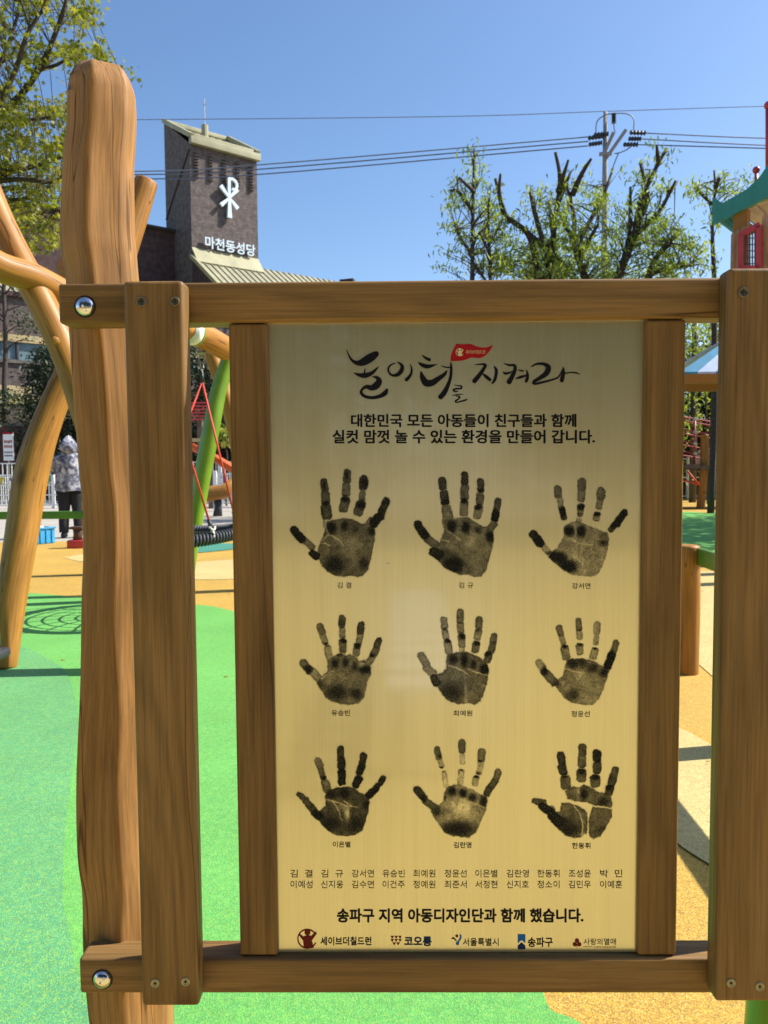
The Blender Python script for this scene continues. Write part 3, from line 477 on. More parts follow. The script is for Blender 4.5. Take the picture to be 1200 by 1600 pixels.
  bl=[(650,670,38,50,.85),(520,690,35,30,.62),(855,750,50,50,.78),(480,1040,130,70,.78),(400,950,90,50,.8),(820,1040,60,50,.62),(445,480,32,20,.98),(630,430,32,32,.98),(770,490,36,32,.98),(910,600,36,26,.95)], lt=[(590,650,14,60,.25),(660,1090,30,30,.2)],
  cr=[[(540,780),(600,860),(640,980),(630,1100)]]),
]
def hand_density(h, seed):
    ox, oy = h['o']
    def fn(PX, PY):
        X = (PX - ox) * K; Y = (PY - oy) * K
        wx = vnoise(X, Y, 26, seed) * 5 + vnoise(X, Y, 9, seed + 1) * 4; wy = vnoise(X, Y, 26, seed + 2) * 5 + vnoise(X, Y, 9, seed + 3) * 4; Xw, Yw = X + wx, Y + wy
        D = np.zeros(X.shape); Mk = np.zeros(X.shape)
        def lay(sd, d, soft):
            nonlocal D, Mk
            k = np.clip(sd / soft + .5, 0, 1); rim = np.exp(-((sd - 7) / 9) ** 2) * .10
            D = np.maximum(D, k * (d + rim + vnoise(X, Y, 40, seed + 9) * .06)); Mk = np.maximum(Mk, k)
        for P in h['palm']: lay(polydist(Xw, Yw, P) + (5 if len(h['palm']) > 1 else 1), h['d'], 18)
        prev = None
        for s_ in h['seg']:
            tip = prev is None or math.hypot(s_[0] - prev[2], s_[1] - prev[3]) > 150; prev = s_; lay(phalanx(Xw, Yw, s_, tip) + 2.5, s_[6], 14)
        for x, y, rx, ry, d in h['bl']:
            k = np.exp(-(((Xw - x) / rx) ** 2 + ((Yw - y) / ry) ** 2) ** 1.4 * .85); D = D + (d - D) * k * Mk * (D < d)
        for x, y, rx, ry, d in h['lt']: D = D - d * np.exp(-((Xw - x) / rx) ** 2 - ((Yw - y) / ry) ** 2)
        for c in h['cr']: D = D * (1 - .75 * np.exp(-(linedist(Xw, Yw, c) / 5) ** 2))
        n = vnoise(X, Y, 11, seed + 4) * .5 + vnoise(X, Y, 6.5, seed + 5) * .95 + vnoise(X, Y, 60, seed + 6) * .35 + vnoise(X * 1.3, Y * .5, 7, seed + 7) * .3
        D = 1 - (1 - np.clip(D * 1.08, 0, .985)) ** 1.3 * (1 + .32 * n); return np.where(Mk > .03, D, 0) * Mk
    return fn
for i, h in enumerate(HANDS):
    ox, oy = h['o']; inkgrid('handprint', ox + 4, oy + 4, ox + 172, oy + 184, 0.7, hand_density(h, 20 * i + 5), M['inkhand'])
CAPS = [('김 결', 527, 549, 910, 919), ('김 규', 717, 739.5, 910, 919), ('강서연', 894, 922.5, 911, 920), ('유승빈', 518, 546.5, 1109.5, 1118.5), ('최예원', 708.5, 738, 1110, 1119), ('정윤선', 893, 921.5, 1111, 1120), ('이은별', 520, 547.5, 1315, 1324), ('김란영', 709, 736.5, 1316, 1325), ('한동휘', 894, 922.5, 1317, 1326)]
for t, a, b_, c, d in CAPS: ptext(t, a, b_, c, d, bold=.012, name='name_caption')
ptext('대한민국 모든 아동들이 친구들과 함께', 549, 900, 647, 667, bold=.045, name='heading_lettering')
ptext('실컷 맘껏 놀 수 있는 환경을 만들어 갑니다.', 520, 929, 672, 692.5, bold=.045, name='heading_lettering')
ptext('송파구 지역 아동디자인단과 함께 했습니다.', 527, 911, 1420, 1441, bold=.045, name='credit_lettering')
XS = [471, 519, 567, 615, 663, 712, 760, 809, 857, 906, 955]
for y, row in ((1365, '김  결,김  규,강서연,유승빈,최예원,정윤선,이은별,김란영,한동휘,조성윤,박  민'), (1382, '이예성,신지웅,김수연,이건주,정예원,최준서,서정현,신지호,정소이,김민우,이예훈')):
    for x, t in zip(XS, row.split(',')): ptext(t, x - 17.3, x + 17.3, y - 6, y + 6, bold=.006, name='name_lettering')
ptext('세이브더칠드런', 501, 580, 1464, 1477, bold=.03, name='sponsor_lettering'); ptext('코오롱', 632, 674, 1464, 1478, M['navy'], .05, 'sponsor_lettering')
ptext('서울특별시', 723.5, 779, 1466, 1478, bold=.012, name='sponsor_lettering'); ptext('송파구', 825, 863.5, 1465, 1479.5, bold=.03, name='sponsor_lettering'); ptext('사랑의열매', 912, 962.5, 1466.5, 1476.5, bold=0, name='sponsor_lettering')
ptext('사회복지공동모금회', 928, 962.5, 1478.5, 1481.5, M['maroon'], 0, 'sponsor_lettering')
def stroke_fn(strokes, K2, ox, oy):
    def fn(PX, PY):
        X = (PX - ox) * K2; Y = (PY - oy) * K2; D = np.zeros(X.shape)
        for s_ in strokes:
            P, R = smooth_path([((p[0], p[1], 0), p[2] / 2) for p in s_], 5)
            for i in range(len(P) - 1):
                D = np.maximum(D, capsule(X, Y, (P[i].x, P[i].y, P[i + 1].x, P[i + 1].y, max(R[i], 1.6), max(R[i + 1], 1.6))) / 4 + .5)
        return np.clip(D, 0, 1)
    return fn
ST1 = [[(68,125,4),(95,190,16),(130,235,28),(180,253,48),(230,240,72),(290,205,80),(340,172,58),(358,160,26)],[(140,345,8),(180,362,30),(240,370,48),(300,350,36),(345,312,22),(370,285,5)],[(243,305,6),(237,345,18)],
 [(310,382,6),(350,388,30),(375,420,52),(350,462,66),(305,485,52),(258,475,36),(220,495,24),(206,530,28),(240,565,30),(310,578,30),(380,565,36),(430,535,46),(448,505,26)],
 [(530,255,6),(490,268,14),(462,300,18),(467,340,18),(500,368,22),(550,360,36),(586,320,40),(590,280,32),(565,255,18),(545,245,6)],[(668,262,5),(680,310,18),(675,350,22),(655,385,30),(632,408,34)],
 [(778,178,6),(810,205,24),(846,222,30)],[(745,250,12),(780,272,35),(830,285,38),(880,275,22),(918,266,4)],[(768,338,16),(780,385,46),(815,438,66),(870,438,60),(930,400,46),(985,360,34),(1010,325,12)],
 [(955,278,4),(990,290,12),(1040,295,12)],[(1047,250,12),(1050,300,24),(1045,380,28),(1020,460,36),(985,530,48),(952,570,48)],
 [(1080,458,6),(1110,464,10),(1145,470,16),(1142,492,16),(1100,494,16),(1072,505,18),(1085,520,14),(1112,518,10)],[(1062,556,8),(1110,550,12),(1160,545,6)],[(1095,562,6),(1128,570,16),(1118,590,14),(1092,608,18),(1100,622,12),(1150,610,14),(1195,597,14)]]
ST2 = [[(232,245,6),(290,240,16),(318,250,26),(298,290,30),(262,340,36),(226,383,40)],[(300,325,14),(330,350,30),(358,373,26)],[(395,260,12),(412,290,26),(408,340,26),(395,380,24),(376,404,12)],
 [(480,235,6),(520,248,18),(566,250,22),(572,285,30),(550,340,36),(522,390,44)],[(470,308,8),(495,320,22),(545,305,10)],[(600,290,8),(640,298,14)],[(580,362,10),(620,350,24),(672,335,14)],[(668,290,8),(680,330,22),(672,375,28),(664,388,20)],
 [(712,260,10),(760,238,18),(820,240,28),(856,268,44),(838,318,46),(780,360,32),(733,390,28),(738,408,18),(790,398,20),(880,375,16),(940,350,14),(980,282,10)],[(982,268,10),(985,310,26),(972,370,36),(968,382,26)],[(990,320,12),(1040,311,10),(1090,313,13),(1122,325,4)]]
inkgrid('title_calligraphy', 536, 540, 731, 634, 0.5, stroke_fn(ST1, 6, 530, 525), M['ink'])
inkgrid('title_calligraphy', 732, 560, 912, 606, 0.5, stroke_fn(ST2, 1200 / 220, 700, 525), M['ink'])
def flat(name, polys, m, dy=0.0, parent=None):
    mb = MB()
    for k, P in enumerate(polys):
        mb.add([pl(x, y, dy) for x, y in P], [tuple(range(len(P)))])
    o = mb.build(name, m, parent or PANEL); bm = bmesh.new(); bm.from_mesh(o.data); bmesh.ops.triangulate(bm, faces=bm.faces); bmesh.ops.recalc_face_normals(bm, faces=bm.faces); bm.to_mesh(o.data); bm.free(); return o
def disc(cx, cy, r, n=20, ry=None): return [(cx + r * math.cos(2 * PI * i / n), cy + (ry or r) * math.sin(2 * PI * i / n)) for i in range(n)]
def ring(cx, cy, r, t, a0=0, a1=360, n=30): return [[(cx + q * math.cos(a), cy + q * math.sin(a)) for q, a in ((r, a_), (r, b_), (r - t, b_), (r - t, a_))] for a_, b_ in ((rad(a0 + (a1 - a0) * i / n), rad(a0 + (a1 - a0) * (i + 1) / n)) for i in range(n))]
c2 = lambda L_: [(700 + x / (1200 / 220), 525 + y / (1200 / 220)) for x, y in L_]
fl = curve2([(x, y) for x, y in c2([(70, 65), (130, 70), (190, 68), (250, 90), (320, 98), (385, 75)])], 5)[:] ; fl2 = curve2(c2([(385, 75), (360, 120), (320, 165), (270, 188), (200, 185), (130, 208), (20, 215)]), 5); fl3 = curve2(c2([(20, 215), (30, 150), (70, 65)]), 4)
flat('print_flag', [[(p.x, p.y) for p in fl[:-1] + fl2[:-1] + fl3[:-1]]], M['red'], .0001)
def childmark(cx, cy, r, name, mring, mbody, dy):
    flat(name, ring(cx, cy, r, r * .13, 25, 335) + [], mring, dy)
    s_ = r / 78.0
    B = [(150, 108), (118, 118), (88, 92), (80, 100), (118, 150), (122, 205), (150, 214), (202, 205), (186, 150), (226, 92), (214, 80), (182, 112)]
    flat(name, [[(cx + (x - 150) * s_, cy + (y - 135) * s_) for x, y in B], disc(cx + 2 * s_, cy + (84 - 135) * s_, 24 * s_, 16)], mbody, dy + .00008)
childmark(718.3, 550.3, 6.2, 'flag_emblem', M['gold'], M['gold'], .0002); ptext('세이브더칠드런', 727.5, 758, 547, 553, M['gold'], .01, 'flag_lettering').location.y -= .0003
childmark(480, 1467, 15.6, 'sponsor_emblem', M['maroon'], M['maroon'], 0)
tri = []
for r_, (n_, y) in enumerate(((3, 1462.6), (3, 1467.6), (2, 1472.8))):
    for k in range(n_):
        w_ = 5.6; x = 619 + (k - (n_ - 1) / 2) * 6.1 + (0 if r_ != 1 else 0)
        tri.append([(x - w_ / 2, y), (x + w_ / 2, y), (x, y + 4.6)])
flat('sponsor_emblem', tri, M['maroon'])
flat('sponsor_emblem', [[(809, 1460), (821, 1460), (821, 1474), (815, 1469), (809, 1474)]], M['blue']); flat('sponsor_emblem', [[(809, 1477.8), (815, 1472.5), (821, 1477.8), (821, 1483.5), (809, 1483.5)]], M['navy'])
flat('sponsor_emblem', [disc(898.2, 1475.6, 3.4, 14), disc(905.2, 1475.6, 3.4, 14)], M['maroon']); flat('sponsor_emblem', [disc(901.7, 1470, 3.4, 14)], M['maroon'], .0001); flat('sponsor_emblem', [[(901, 1476), (902.4, 1476), (902, 1481.5), (901.4, 1481.5)]], M['txt'], .0002)
flat('sponsor_emblem', [disc(713.8, 1462.6, 2.3, 12)], M['maroon']); flat('sponsor_emblem', [[(718, 1460), (721, 1461), (721.3, 1466), (718, 1471), (716.5, 1477), (712.5, 1476.5), (712, 1473.5), (716, 1470), (718.5, 1465)]], M['blue']); flat('sponsor_emblem', [[(705, 1467), (708, 1464), (711, 1466.5), (714, 1470.2), (712, 1470.5), (709, 1467.3)]], M['txt'])
flat('print_rule', [[(911.5, 1479), (926, 1479), (926, 1479.5), (911.5, 1479.5)]], M['maroon'])
flat('scratch', [[(604, 879), (609, 880.5), (609, 881), (604, 879.8)]], M['txt'])
# screws, washers, bolts
def screw(px, py, yl, r, hexhole=False):
    p = loc(px, py, yl); mb = MB(); n = 24; R_ = rpx(r, .95)
    prof = [(1.0, .0002), (1.0, -.0012), (.86, -.0018), (.7, -.0012), (.66, -.0005)]; vs = []
    for q, y in prof: vs += [(R_ * q * math.cos(2 * PI * i / n), y, R_ * q * math.sin(2 * PI * i / n)) for i in range(n)]
    mb.add(vs, [(k * n + i, (k + 1) * n + i, (k + 1) * n + (i + 1) % n, k * n + (i + 1) % n) for k in range(len(prof) - 1) for i in range(n)] + [tuple((len(prof) - 1) * n + i for i in range(n))])
    o = mb.build('screw', M['cap'] if hexhole else M['bronze'], SIGN, smooth=False); o.location = p
    h = MB()
    if hexhole: h.add([(R_ * .36 * math.cos(PI / 3 * i), -.0009, R_ * .36 * math.sin(PI / 3 * i)) for i in range(6)], [(0, 1, 2, 3, 4, 5)])
    else: h.box((0, -.0008, 0), (R_ * .9, .0004, R_ * .2)).box((0, -.0009, 0), (R_ * .2, .0004, R_ * .9))
    h.build('screw_slot', M['hole'], o)
for a in ((221, 471, 0, 8), (273.5, 471, 0, 7.5), (1161, 457, 0, 8)): screw(*a)
for a in ((242.5, 1536, 0, 7), (290, 1533.5, 0, 7), (1142, 1535.5, 0, 7), (1187, 1541, 0, 7)): screw(*a, True)
def dome(px, py, yl, r):
    p = loc(px, py, yl); mb = MB(); n = 32; R_ = rpx(r, 1.0); vs = []; rings_ = 8
    for k in range(rings_):
        a = PI / 2 * k / (rings_ - 1); q = R_ * math.cos(a) if k < rings_ - 1 else R_ * .02; vs += [(q * math.cos(2 * PI * i / n), -.0006 - R_ * .55 * math.sin(a), q * math.sin(2 * PI * i / n)) for i in range(n)]
    mb.add(vs, [(k * n + i, (k + 1) * n + i, (k + 1) * n + (i + 1) % n, k * n + (i + 1) % n) for k in range(rings_ - 1) for i in range(n)] + [tuple((rings_ - 1) * n + i for i in range(n))])
    o = mb.build('bolt_head', M['chrome'], SIGN, smooth=True); o.location = p
    w2 = MB(); vs = [(R_ * q * math.cos(2 * PI * i / n), y, R_ * q * math.sin(2 * PI * i / n)) for q, y in ((1.16, -.0002), (1.14, -.0005), (.98, -.0005)) for i in range(n)]
    w2.add(vs, [(k * n + i, (k + 1) * n + i, (k + 1) * n + (i + 1) % n, k * n + (i + 1) % n) for k in range(2) for i in range(n)]); w2.build('washer', M['hole'], o)
dome(133, 479, YR, 14.5); dome(160, 1530, YR, 14.5)
# the left log, followed down its outline
YL = YR + TR + 0.052
OUT = [(110, 150, 208), (109, 175, 209), (108.5, 210, 208), (103, 262, 205), (99.5, 356, 207), (101, 394, 210), (107, 431, 213), (112, 519, 221), (118, 612, 228), (124, 680, 231), (128, 740, 235), (133, 789, 239), (134, 852, 241), (131, 927, 243), (129, 1036, 246), (126, 1112, 249), (122, 1206, 252), (123, 1311, 257), (131, 1375, 260), (134, 1450, 263), (141, 1555, 268), (146, 1600, 269), (152, 1700, 272)]
P = []; R = []
for xl_, y, xr_ in OUT:
    a = loc(xl_, y, YL); b_ = loc(xr_, y, YL); P.append((a + b_) / 2); R.append((b_ - a).length / 2 * .985)
P = list(P); zb = P[-1].z
while zb > -0.05: zb -= .12; P.append(Vector((P[-1].x + .001, YL, zb))); R.append(R[-1] * 1.005)
P, R = smooth_path(list(zip(P, R)), 8)
top0 = P[0]; r0 = R[0]; pre = []
for f, g_, sh in ((.96, .04, -.06), (.95, .30, -.06), (.88, .56, -.09), (.74, .76, -.08), (.52, .90, -.05), (.24, .975, -.02)): pre.append((top0 + Vector((r0 * sh, 0, r0 * f)), r0 * g_))
P = [q[0] for q in pre] + P; R = [q[1] for q in pre] + R
def ridge(a, l):
    # flattened, hand-shaved facets meeting in a wavy ridge on the front
    w_ = 0.10 * math.sin(l * 4.3 + .6) + .05 * math.sin(l * 11) + .03 * math.sin(l * 27); r = 1.035
    for deg, d in ((49, .895), (111, .885), (165, .965), (215, .97), (285, .96), (352, .97)):
        c = math.cos(a - rad(deg) - w_)
        if c > .2: r = min(r, d / c)
    return r + .006 * math.sin(l * 17 + 2 * a) + .004 * math.sin(5 * a + l * 31)
mb = MB(); mb.tube(P, R, 64, 3, .012, prof=ridge)
LOGP = mb.build('log_post', M['log'], SIGN, smooth=True)
# right hand log, painted green, mostly behind the upright board
xg = loc(1168, 1585, YL).x
P = [((xg + .045 + .004 * math.sin(i * 1.3), YL, 1.30 - i * .15), .047 + .003 * math.sin(i * 2.1)) for i in range(10)]
o = log('log_post', P, M['glog'], SIGN, n=32, seed=9, wob=.03); o['label'] = 'green painted log post'

# ------------------------------------------------------------------ LOG SWING FRAME WITH THE BASKET SWING
FR = empty('log_swing_frame', gnd(160, 990), 'swing frame of crooked honey brown logs with one green leg, left of the sign', 'swing frame')
FR_O = FR.location.copy()
def flog(name, pts, m, seed, parent=FR, **k): # pts: (px, py, Y, width px)
    return log(name, [(at(x, y, Y) - FR_O, rpx(w_, Y) / 2) for x, y, Y, w_ in pts], m, parent, seed=seed, **k)
FR.rotation_euler = (0, 0, 0)
flog('beam', [(104, 418, 5.0, 40), (190, 462, 5.5, 41), (260, 500, 6.0, 38), (320, 527, 6.5, 38), (352, 545, 6.8, 36)], M['log2'], 1)
flog('beam', [(-190, 330, 4.1, 52), (-60, 385, 4.3, 50), (0, 417, 4.45, 47), (50, 434, 4.6, 46), (112, 468, 4.85, 46)], M['log2'], 2)
flog('leg', [(-95, 120, 4.75, 44), (-25, 290, 4.7, 44), (20, 388, 4.66, 44), (70, 482, 4.62, 45), (104, 555, 4.6, 46), (140, 660, 4.56, 46), (190, 800, 4.5, 47), (235, 930, 4.45, 48), (262, 1056, 4.4, 50)], M['log2'], 3)
flog('leg', [(228, 285, 5.1, 34), (205, 355, 5.05, 40), (165, 465, 4.95, 42), (104, 590, 4.85, 42), (76, 655, 4.8, 44), (50, 735, 4.74, 52), (35, 830, 4.66, 50), (18, 930, 4.57, 46), (5, 1040, 4.48, 42)], M['log2'], 4)
o = flog('leg', [(376, 500, 6.95, 20), (358, 556, 6.95, 22), (342, 610, 6.93, 25), (330, 668, 6.9, 27), (319, 730, 6.9, 27), (306, 800, 6.9, 26), (285, 926, 6.9, 27)], M['glog'], 5); o['label'] = 'green painted crooked leg'
flog('leg', [(318, 520, 7.3, 22), (334, 562, 7.3, 24), (350, 610, 7.3, 24), (364, 655, 7.3, 26), (385, 760, 7.3, 28), (405, 895, 7.35, 30)], M['log2'], 6)
a = at(73, 540, 4.5) - FR_O; mb = MB(); mb.tube([a + Vector((.06, -.015, .02)), a + Vector((.075, -.06, .02)), a + Vector((.078, -.066, .02))], [.022, .022, .012], 14); mb.build('log_plug', M['log2'], FR, smooth=True)
tp = at(301, 520, 6.28) - FR_O; d_ = (at(320, 527, 6.5) - at(260, 500, 6.0)).normalized()
mb = MB(); mb.tube([tp - d_ * .05, tp + d_ * .015], rpx(37, 6.3) / 2 + .002, 24); o = mb.build('label_band', M['white'], FR, smooth=True)
mb = MB(); mb.tube([tp + d_ * .018, tp + d_ * .045], rpx(37, 6.3) / 2 + .002, 24); mb.build('green_band', M['glog'], FR, smooth=True)
# basket swing: ring, net, hangers, ropes, chains
BC = Vector((-1.66, 6.15, .655)); BR = .60
BK = empty('basket_swing', (BC.x, BC.y, 0), 'round black basket swing hanging on red ropes below the log beam', 'swing')
bl_ = lambda p: Vector(p) - Vector((BC.x, BC.y, 0))
n = 60; mb = MB(); pts = [bl_(BC + Vector((BR * math.cos(2 * PI * i / n), BR * math.sin(2 * PI * i / n), 0.03 * math.cos(4 * PI * i / n)))) for i in range(n + 1)]
mb.tube(pts, .036, 12, cap=False); RINGO = mb.build('ring', M['black'], BK, smooth=True)
mb = MB(); nw = 150; hp = []
for i in range(nw * 8 + 1):
    t = i / (nw * 8); a = 2 * PI * t; b_ = 2 * PI * nw * t; c = Vector((BR * math.cos(a), BR * math.sin(a), .03 * math.cos(2 * a))) + Vector((0, 0, BC.z)); rd = Vector((math.cos(a), math.sin(a), 0)); hp.append(c + (rd * math.cos(b_) + Vector((0, 0, 1)) * math.sin(b_)) * .041)
mb.tube(hp, .0095, 5, cap=False); mb.build('rope_winding', M['ropeb'], BK, smooth=True)
mb = MB()
for k, rr in enumerate((.12, .22, .32, .42, .51)):
    mb.tube([Vector((rr * math.cos(2 * PI * i / 40), rr * math.sin(2 * PI * i / 40), BC.z - .10 * (1 - (rr / BR) ** 2) + .02 * (rr / BR) ** 2 * math.cos(4 * PI * i / 40))) for i in range(41)], .0085, 6, cap=False)
for k in range(16):
    a = 2 * PI * k / 16; mb.tube([Vector((rr * math.cos(a + .12 * j), rr * math.sin(a + .12 * j), BC.z - .10 * (1 - (rr / BR) ** 2))) for j, rr in enumerate((.08, .2, .32, .44, .57))], .0085, 6, cap=False)
mb.build('net', M['ropeb'], BK, smooth=True)
for sgn, apx in ((1, at(316, 597, 6.55)), (-1, Vector((BC.x + .1, 5.62, 1.80)))):
    A = bl_(apx)
    mb = MB(); mb.tube([A, A + Vector((0, 0, .08))], .014, 10); mb.build('rope_sleeve', M['black'], BK, smooth=True)
    topz = 2.2 if sgn > 0 else 2.32; T0 = A + Vector((0, 0, .08)); T1 = Vector((A.x, A.y, topz)); mb = MB(); nl = 9
    for side in (-.022, .022):
        for i in range(nl):
            f = (i + .5) / nl; c = T0.lerp(T1 + Vector((side * (1 if sgn > 0 else 1), 0, 0)), f) + Vector((side * f, 0, 0)); h_ = (T1 - T0).length / nl * .62
            mb.tube([c + Vector((math.cos(q) * .009 * (i % 2), math.cos(q) * .009 * ((i + 1) % 2), math.sin(q) * h_)) for q in [2 * PI * j / 8 for j in range(9)]], .0028, 5, cap=False)
    mb.build('chain', M['steel'], BK, smooth=True)
    mb = MB(); mb.box(T1 + Vector((0, 0, -.05)), (.03, .03, .10)); mb.tube([T1 + Vector((-.03, 0, -.06)), T1 + Vector((.03, 0, -.06))], .02, 10); mb.build('hanger', M['steel'], BK)
    for dy_ in (-1, 1):
        ang = (PI / 2 if sgn > 0 else -PI / 2) + rad(40) * dy_
        Q = Vector((BR * math.cos(ang), BR * math.sin(ang), BC.z + .04)); K_ = Q.lerp(A, .085); K2 = Q.lerp(A, .02)
        mb = MB(); mb.tube([A, K_], .0085, 8); mb.build('red_rope', M['roper'], BK, smooth=True)
        mb = MB(); mb.tube([K_, K2], .016, 10); mb.build('rope_sleeve', M['black'], BK, smooth=True)
        mb = MB()
        for q in range(3): mb.tube([Q + Vector((.02 * math.cos(t + q), .035 * math.sin(t), .012 * math.sin(2 * t) + .03 - .03 * q)) for t in [2 * PI * j / 10 for j in range(11)]], .007, 6, cap=False)
        mb.build('knot', M['knot'], BK, smooth=True)
# black rubber seat at the left edge
SE = empty('swing_seat', gnd(-60, 1130), 'end of a black rubber swing seat at the left edge near the log leg', 'swing seat'); SE.rotation_euler = (0, 0, 0)
c = at(-62, 1024, 3.7) - SE.location; mb = MB(); mb.box(c, (.42, .17, .045)); mb.build('seat', M['black'], SE, bevel=.02)
for sx_ in (-.17, .17):
    for sy_ in (-.05, .05): mb = MB(); mb.tube([c + Vector((sx_, sy_, .02)), c + Vector((sx_, 0, .5)), c + Vector((sx_, 0, 2.0))], .006, 6); mb.build('chain', M['steel'], SE, smooth=True)
    mb = MB(); mb.tube([c + Vector((sx_ + .01, 0, .02)), c + Vector((sx_ + .01, 0, .034))], .015, 14); mb.build('bolt_head', M['chrome'], SE, smooth=True)
# low post and rail fences
def post_rail(name, label, posts, rail, r_post, ph, rz=.67, rh=.085):
    o = empty(name, (posts[0][0], posts[0][1], 0), label, 'low fence'); O = Vector((posts[0][0], posts[0][1], 0))
    for i, p in enumerate(posts):
        b0 = Vector((p[0], p[1], -.05)) - O; log('post', [(b0, r_post), (b0 + Vector((.005, 0, ph * .5)), r_post * 1.0), (b0 + Vector((.0, 0, ph)), r_post * .96)], M['log2'], o, seed=i + 11, wob=.02)
    for a, b_ in rail:
        mb = MB(); mb.beam(Vector((*a, rz)) - O, Vector((*b_, rz)) - O, .035, rh); mb.build('rail', M['grail'], o, bevel=.006)
    return o
A = gnd(143, 898); post_rail('post_and_rail', 'low brown post with a green rail running left in front of the blue crate', [(A.x, A.y), (A.x - 4.2, A.y - .1)], [((A.x - .02, A.y - .05), (A.x - 4.2, A.y - .15))], .085, .86)
A = gnd(1072, 1051); post_rail('post_and_rail', 'low brown post with a green rail, seen in the gap right of the panel', [(A.x, A.y), (1.62, 3.12), (1.56, 1.62)], [((A.x + .05, A.y), (1.66, 3.12)), ((1.62, 3.12), (1.56, 1.62))], .066, .76, .665, .095)
# ------------------------------------------------------------------ THINGS ON THE PLAYGROUND, LEFT
Bc = gnd(59, 851); CR = empty('plastic_crate', Bc, 'blue plastic crate filled with white things on the yellow rubber ground', 'crate', rz=rad(57))
cw, cd, chh, th = .30, .50, .25, .02
for nm, c, d in (('base', (cw / 2, cd / 2, .015), (cw, cd, .02)), ('side_panel', (cw / 2, .01, chh / 2 + .01), (cw, th, chh)), ('side_panel', (cw / 2, cd - .01, chh / 2 + .01), (cw, th, chh)), ('side_panel', (.01, cd / 2, chh / 2 + .01), (th, cd - .045, chh)), ('side_panel', (cw - .01, cd / 2, chh / 2 + .01), (th, cd - .045, chh))):
    MB().box((c[0] - .0, c[1], c[2]), d).build(nm, M['blueplastic'], CR, bevel=.004)
MB().box((cw / 2, -.006, chh - .0), (cw + .03, .03, .03)).box((-.006, cd / 2, chh), (.03, cd - .03, .03)).build('rim', M['blueplastic'], CR, bevel=.004)
for x in (.05, .15, .25): MB().box((x, -.008, .12), (.018, .016, .2)).build('rib', M['blueplastic'], CR)
for y in (.1, .25, .4): MB().box((-.008, y, .12), (.016, .018, .2)).build('rib', M['blueplastic'], CR)
for i in range(5):
    o = MB().box((0, 0, 0), (.11, .09, .09)).build('paper_packet', M['white'] if i != 2 else M['trouser'], None, bevel=.012); o.location = Bc + Matrix.Rotation(rad(57), 3, 'Z') @ Vector((.09 + .05 * (i % 3), .08 + .08 * i, .23)); o.rotation_euler = (.2 * i, .1, .5 * i)
    tag(o, ['white paper packet at the near corner inside the blue crate', 'white paper packet second from the near corner of the crate', 'black pouch among the white packets in the blue crate', 'white paper packet just past the black pouch in the crate', 'white paper packet at the far end inside the blue crate'][i], 'packet', 'packets in the blue crate')
B0 = gnd(122, 856); ST = empty('low_stool', B0, 'small dark brown stool with a red base beside the low post', 'stool')
MB().box((0, 0, .06), (.26, .2, .12)).build('base', M['redp'], ST, bevel=.02)
mb = MB(); mb.tube([(0, 0, .12), (0, .0, .2), (0.01, 0, .3)], [.07, .06, .08], 12); mb.build('stem', M['brownp'], ST, smooth=True); MB().box((0, 0, .30), (.2, .16, .04)).build('seat', M['brownp'], ST, bevel=.015)
# the person
PB = gnd(112, 840); PE = empty('person', PB, 'person in a hooded grey mottled jacket and black trousers, back turned, by the white fence', 'person', rz=rad(18))
sk = [((0, 0, .93), .11), ((0, 0, 1.1), .10), ((0, .01, 1.3), .12), ((0, .0, 1.44), .055), ((0, -.0, 1.52), .06), ((0, .01, 1.61), .085),
      ((.18, 0, 1.38), .05), ((.23, .02, 1.12), .04), ((.12, .24, 1.10), .03), ((-.18, 0, 1.38), .05), ((-.25, .04, 1.13), .04), ((-.22, .28, 1.20), .03),
      ((.09, 0, .88), .085), ((.10, .01, .50), .06), ((.11, -.02, .10), .042), ((.12, .11, .04), .035), ((-.09, 0, .88), .085), ((-.10, .02, .50), .06), ((-.12, -.01, .10), .042), ((-.13, .12, .04), .035)]
ed = [(0, 1), (1, 2), (2, 3), (3, 4), (4, 5), (2, 6), (6, 7), (7, 8), (2, 9), (9, 10), (10, 11), (0, 12), (12, 13), (13, 14), (14, 15), (0, 16), (16, 17), (17, 18), (18, 19)]
for hb, sg in ((8, 1), (11, -1)):       # palm and five fingers on each hand
    p = Vector(sk[hb][0]); k = len(sk); sk.append(((p.x - .0 * sg, p.y + .06, p.z + .0), .024)); ed.append((hb, k))
    for j, (dx, ln) in enumerate(((-.03, .055), (-.011, .068), (.008, .062), (.026, .048))):
        q = len(sk); sk.append(((p.x + dx, p.y + .09 + ln * .3, p.z)), ) if False else sk.append(((p.x + dx, p.y + .10, p.z + .0), .0085)); sk.append(((p.x + dx * 1.1, p.y + .10 + ln * .8, p.z - .02), .0075)); ed += [(k, q), (q, q + 1)]
    q = len(sk); sk.append(((p.x - .045 * sg, p.y + .05, p.z + .015), .010)); sk.append(((p.x - .05 * sg, p.y + .09, p.z + .02), .009)); ed += [(hb, q), (q, q + 1)]
me = bpy.data.meshes.new('body'); me.from_pydata([p for p, r_ in sk], ed, []); tmp = bpy.data.objects.new('tmp', me); COL.objects.link(tmp)
md = tmp.modifiers.new('s', 'SKIN'); md2 = tmp.modifiers.new('d', 'SUBSURF'); md2.levels = 2
for v, (p, r_) in zip(me.skin_vertices[0].data, sk): v.radius = (r_, r_)
me.skin_vertices[0].data[0].use_root = True; bpy.context.view_layer.update()
bme = bpy.data.meshes.new_from_object(tmp.evaluated_get(bpy.context.evaluated_depsgraph_get())); bpy.data.objects.remove(tmp); bme.name = 'body'; bme.materials.clear(); bme.materials.append(M['skin'])
bme.polygons.foreach_set('use_smooth', [True] * len(bme.polygons)); link(bpy.data.objects.new('body', bme), PE)
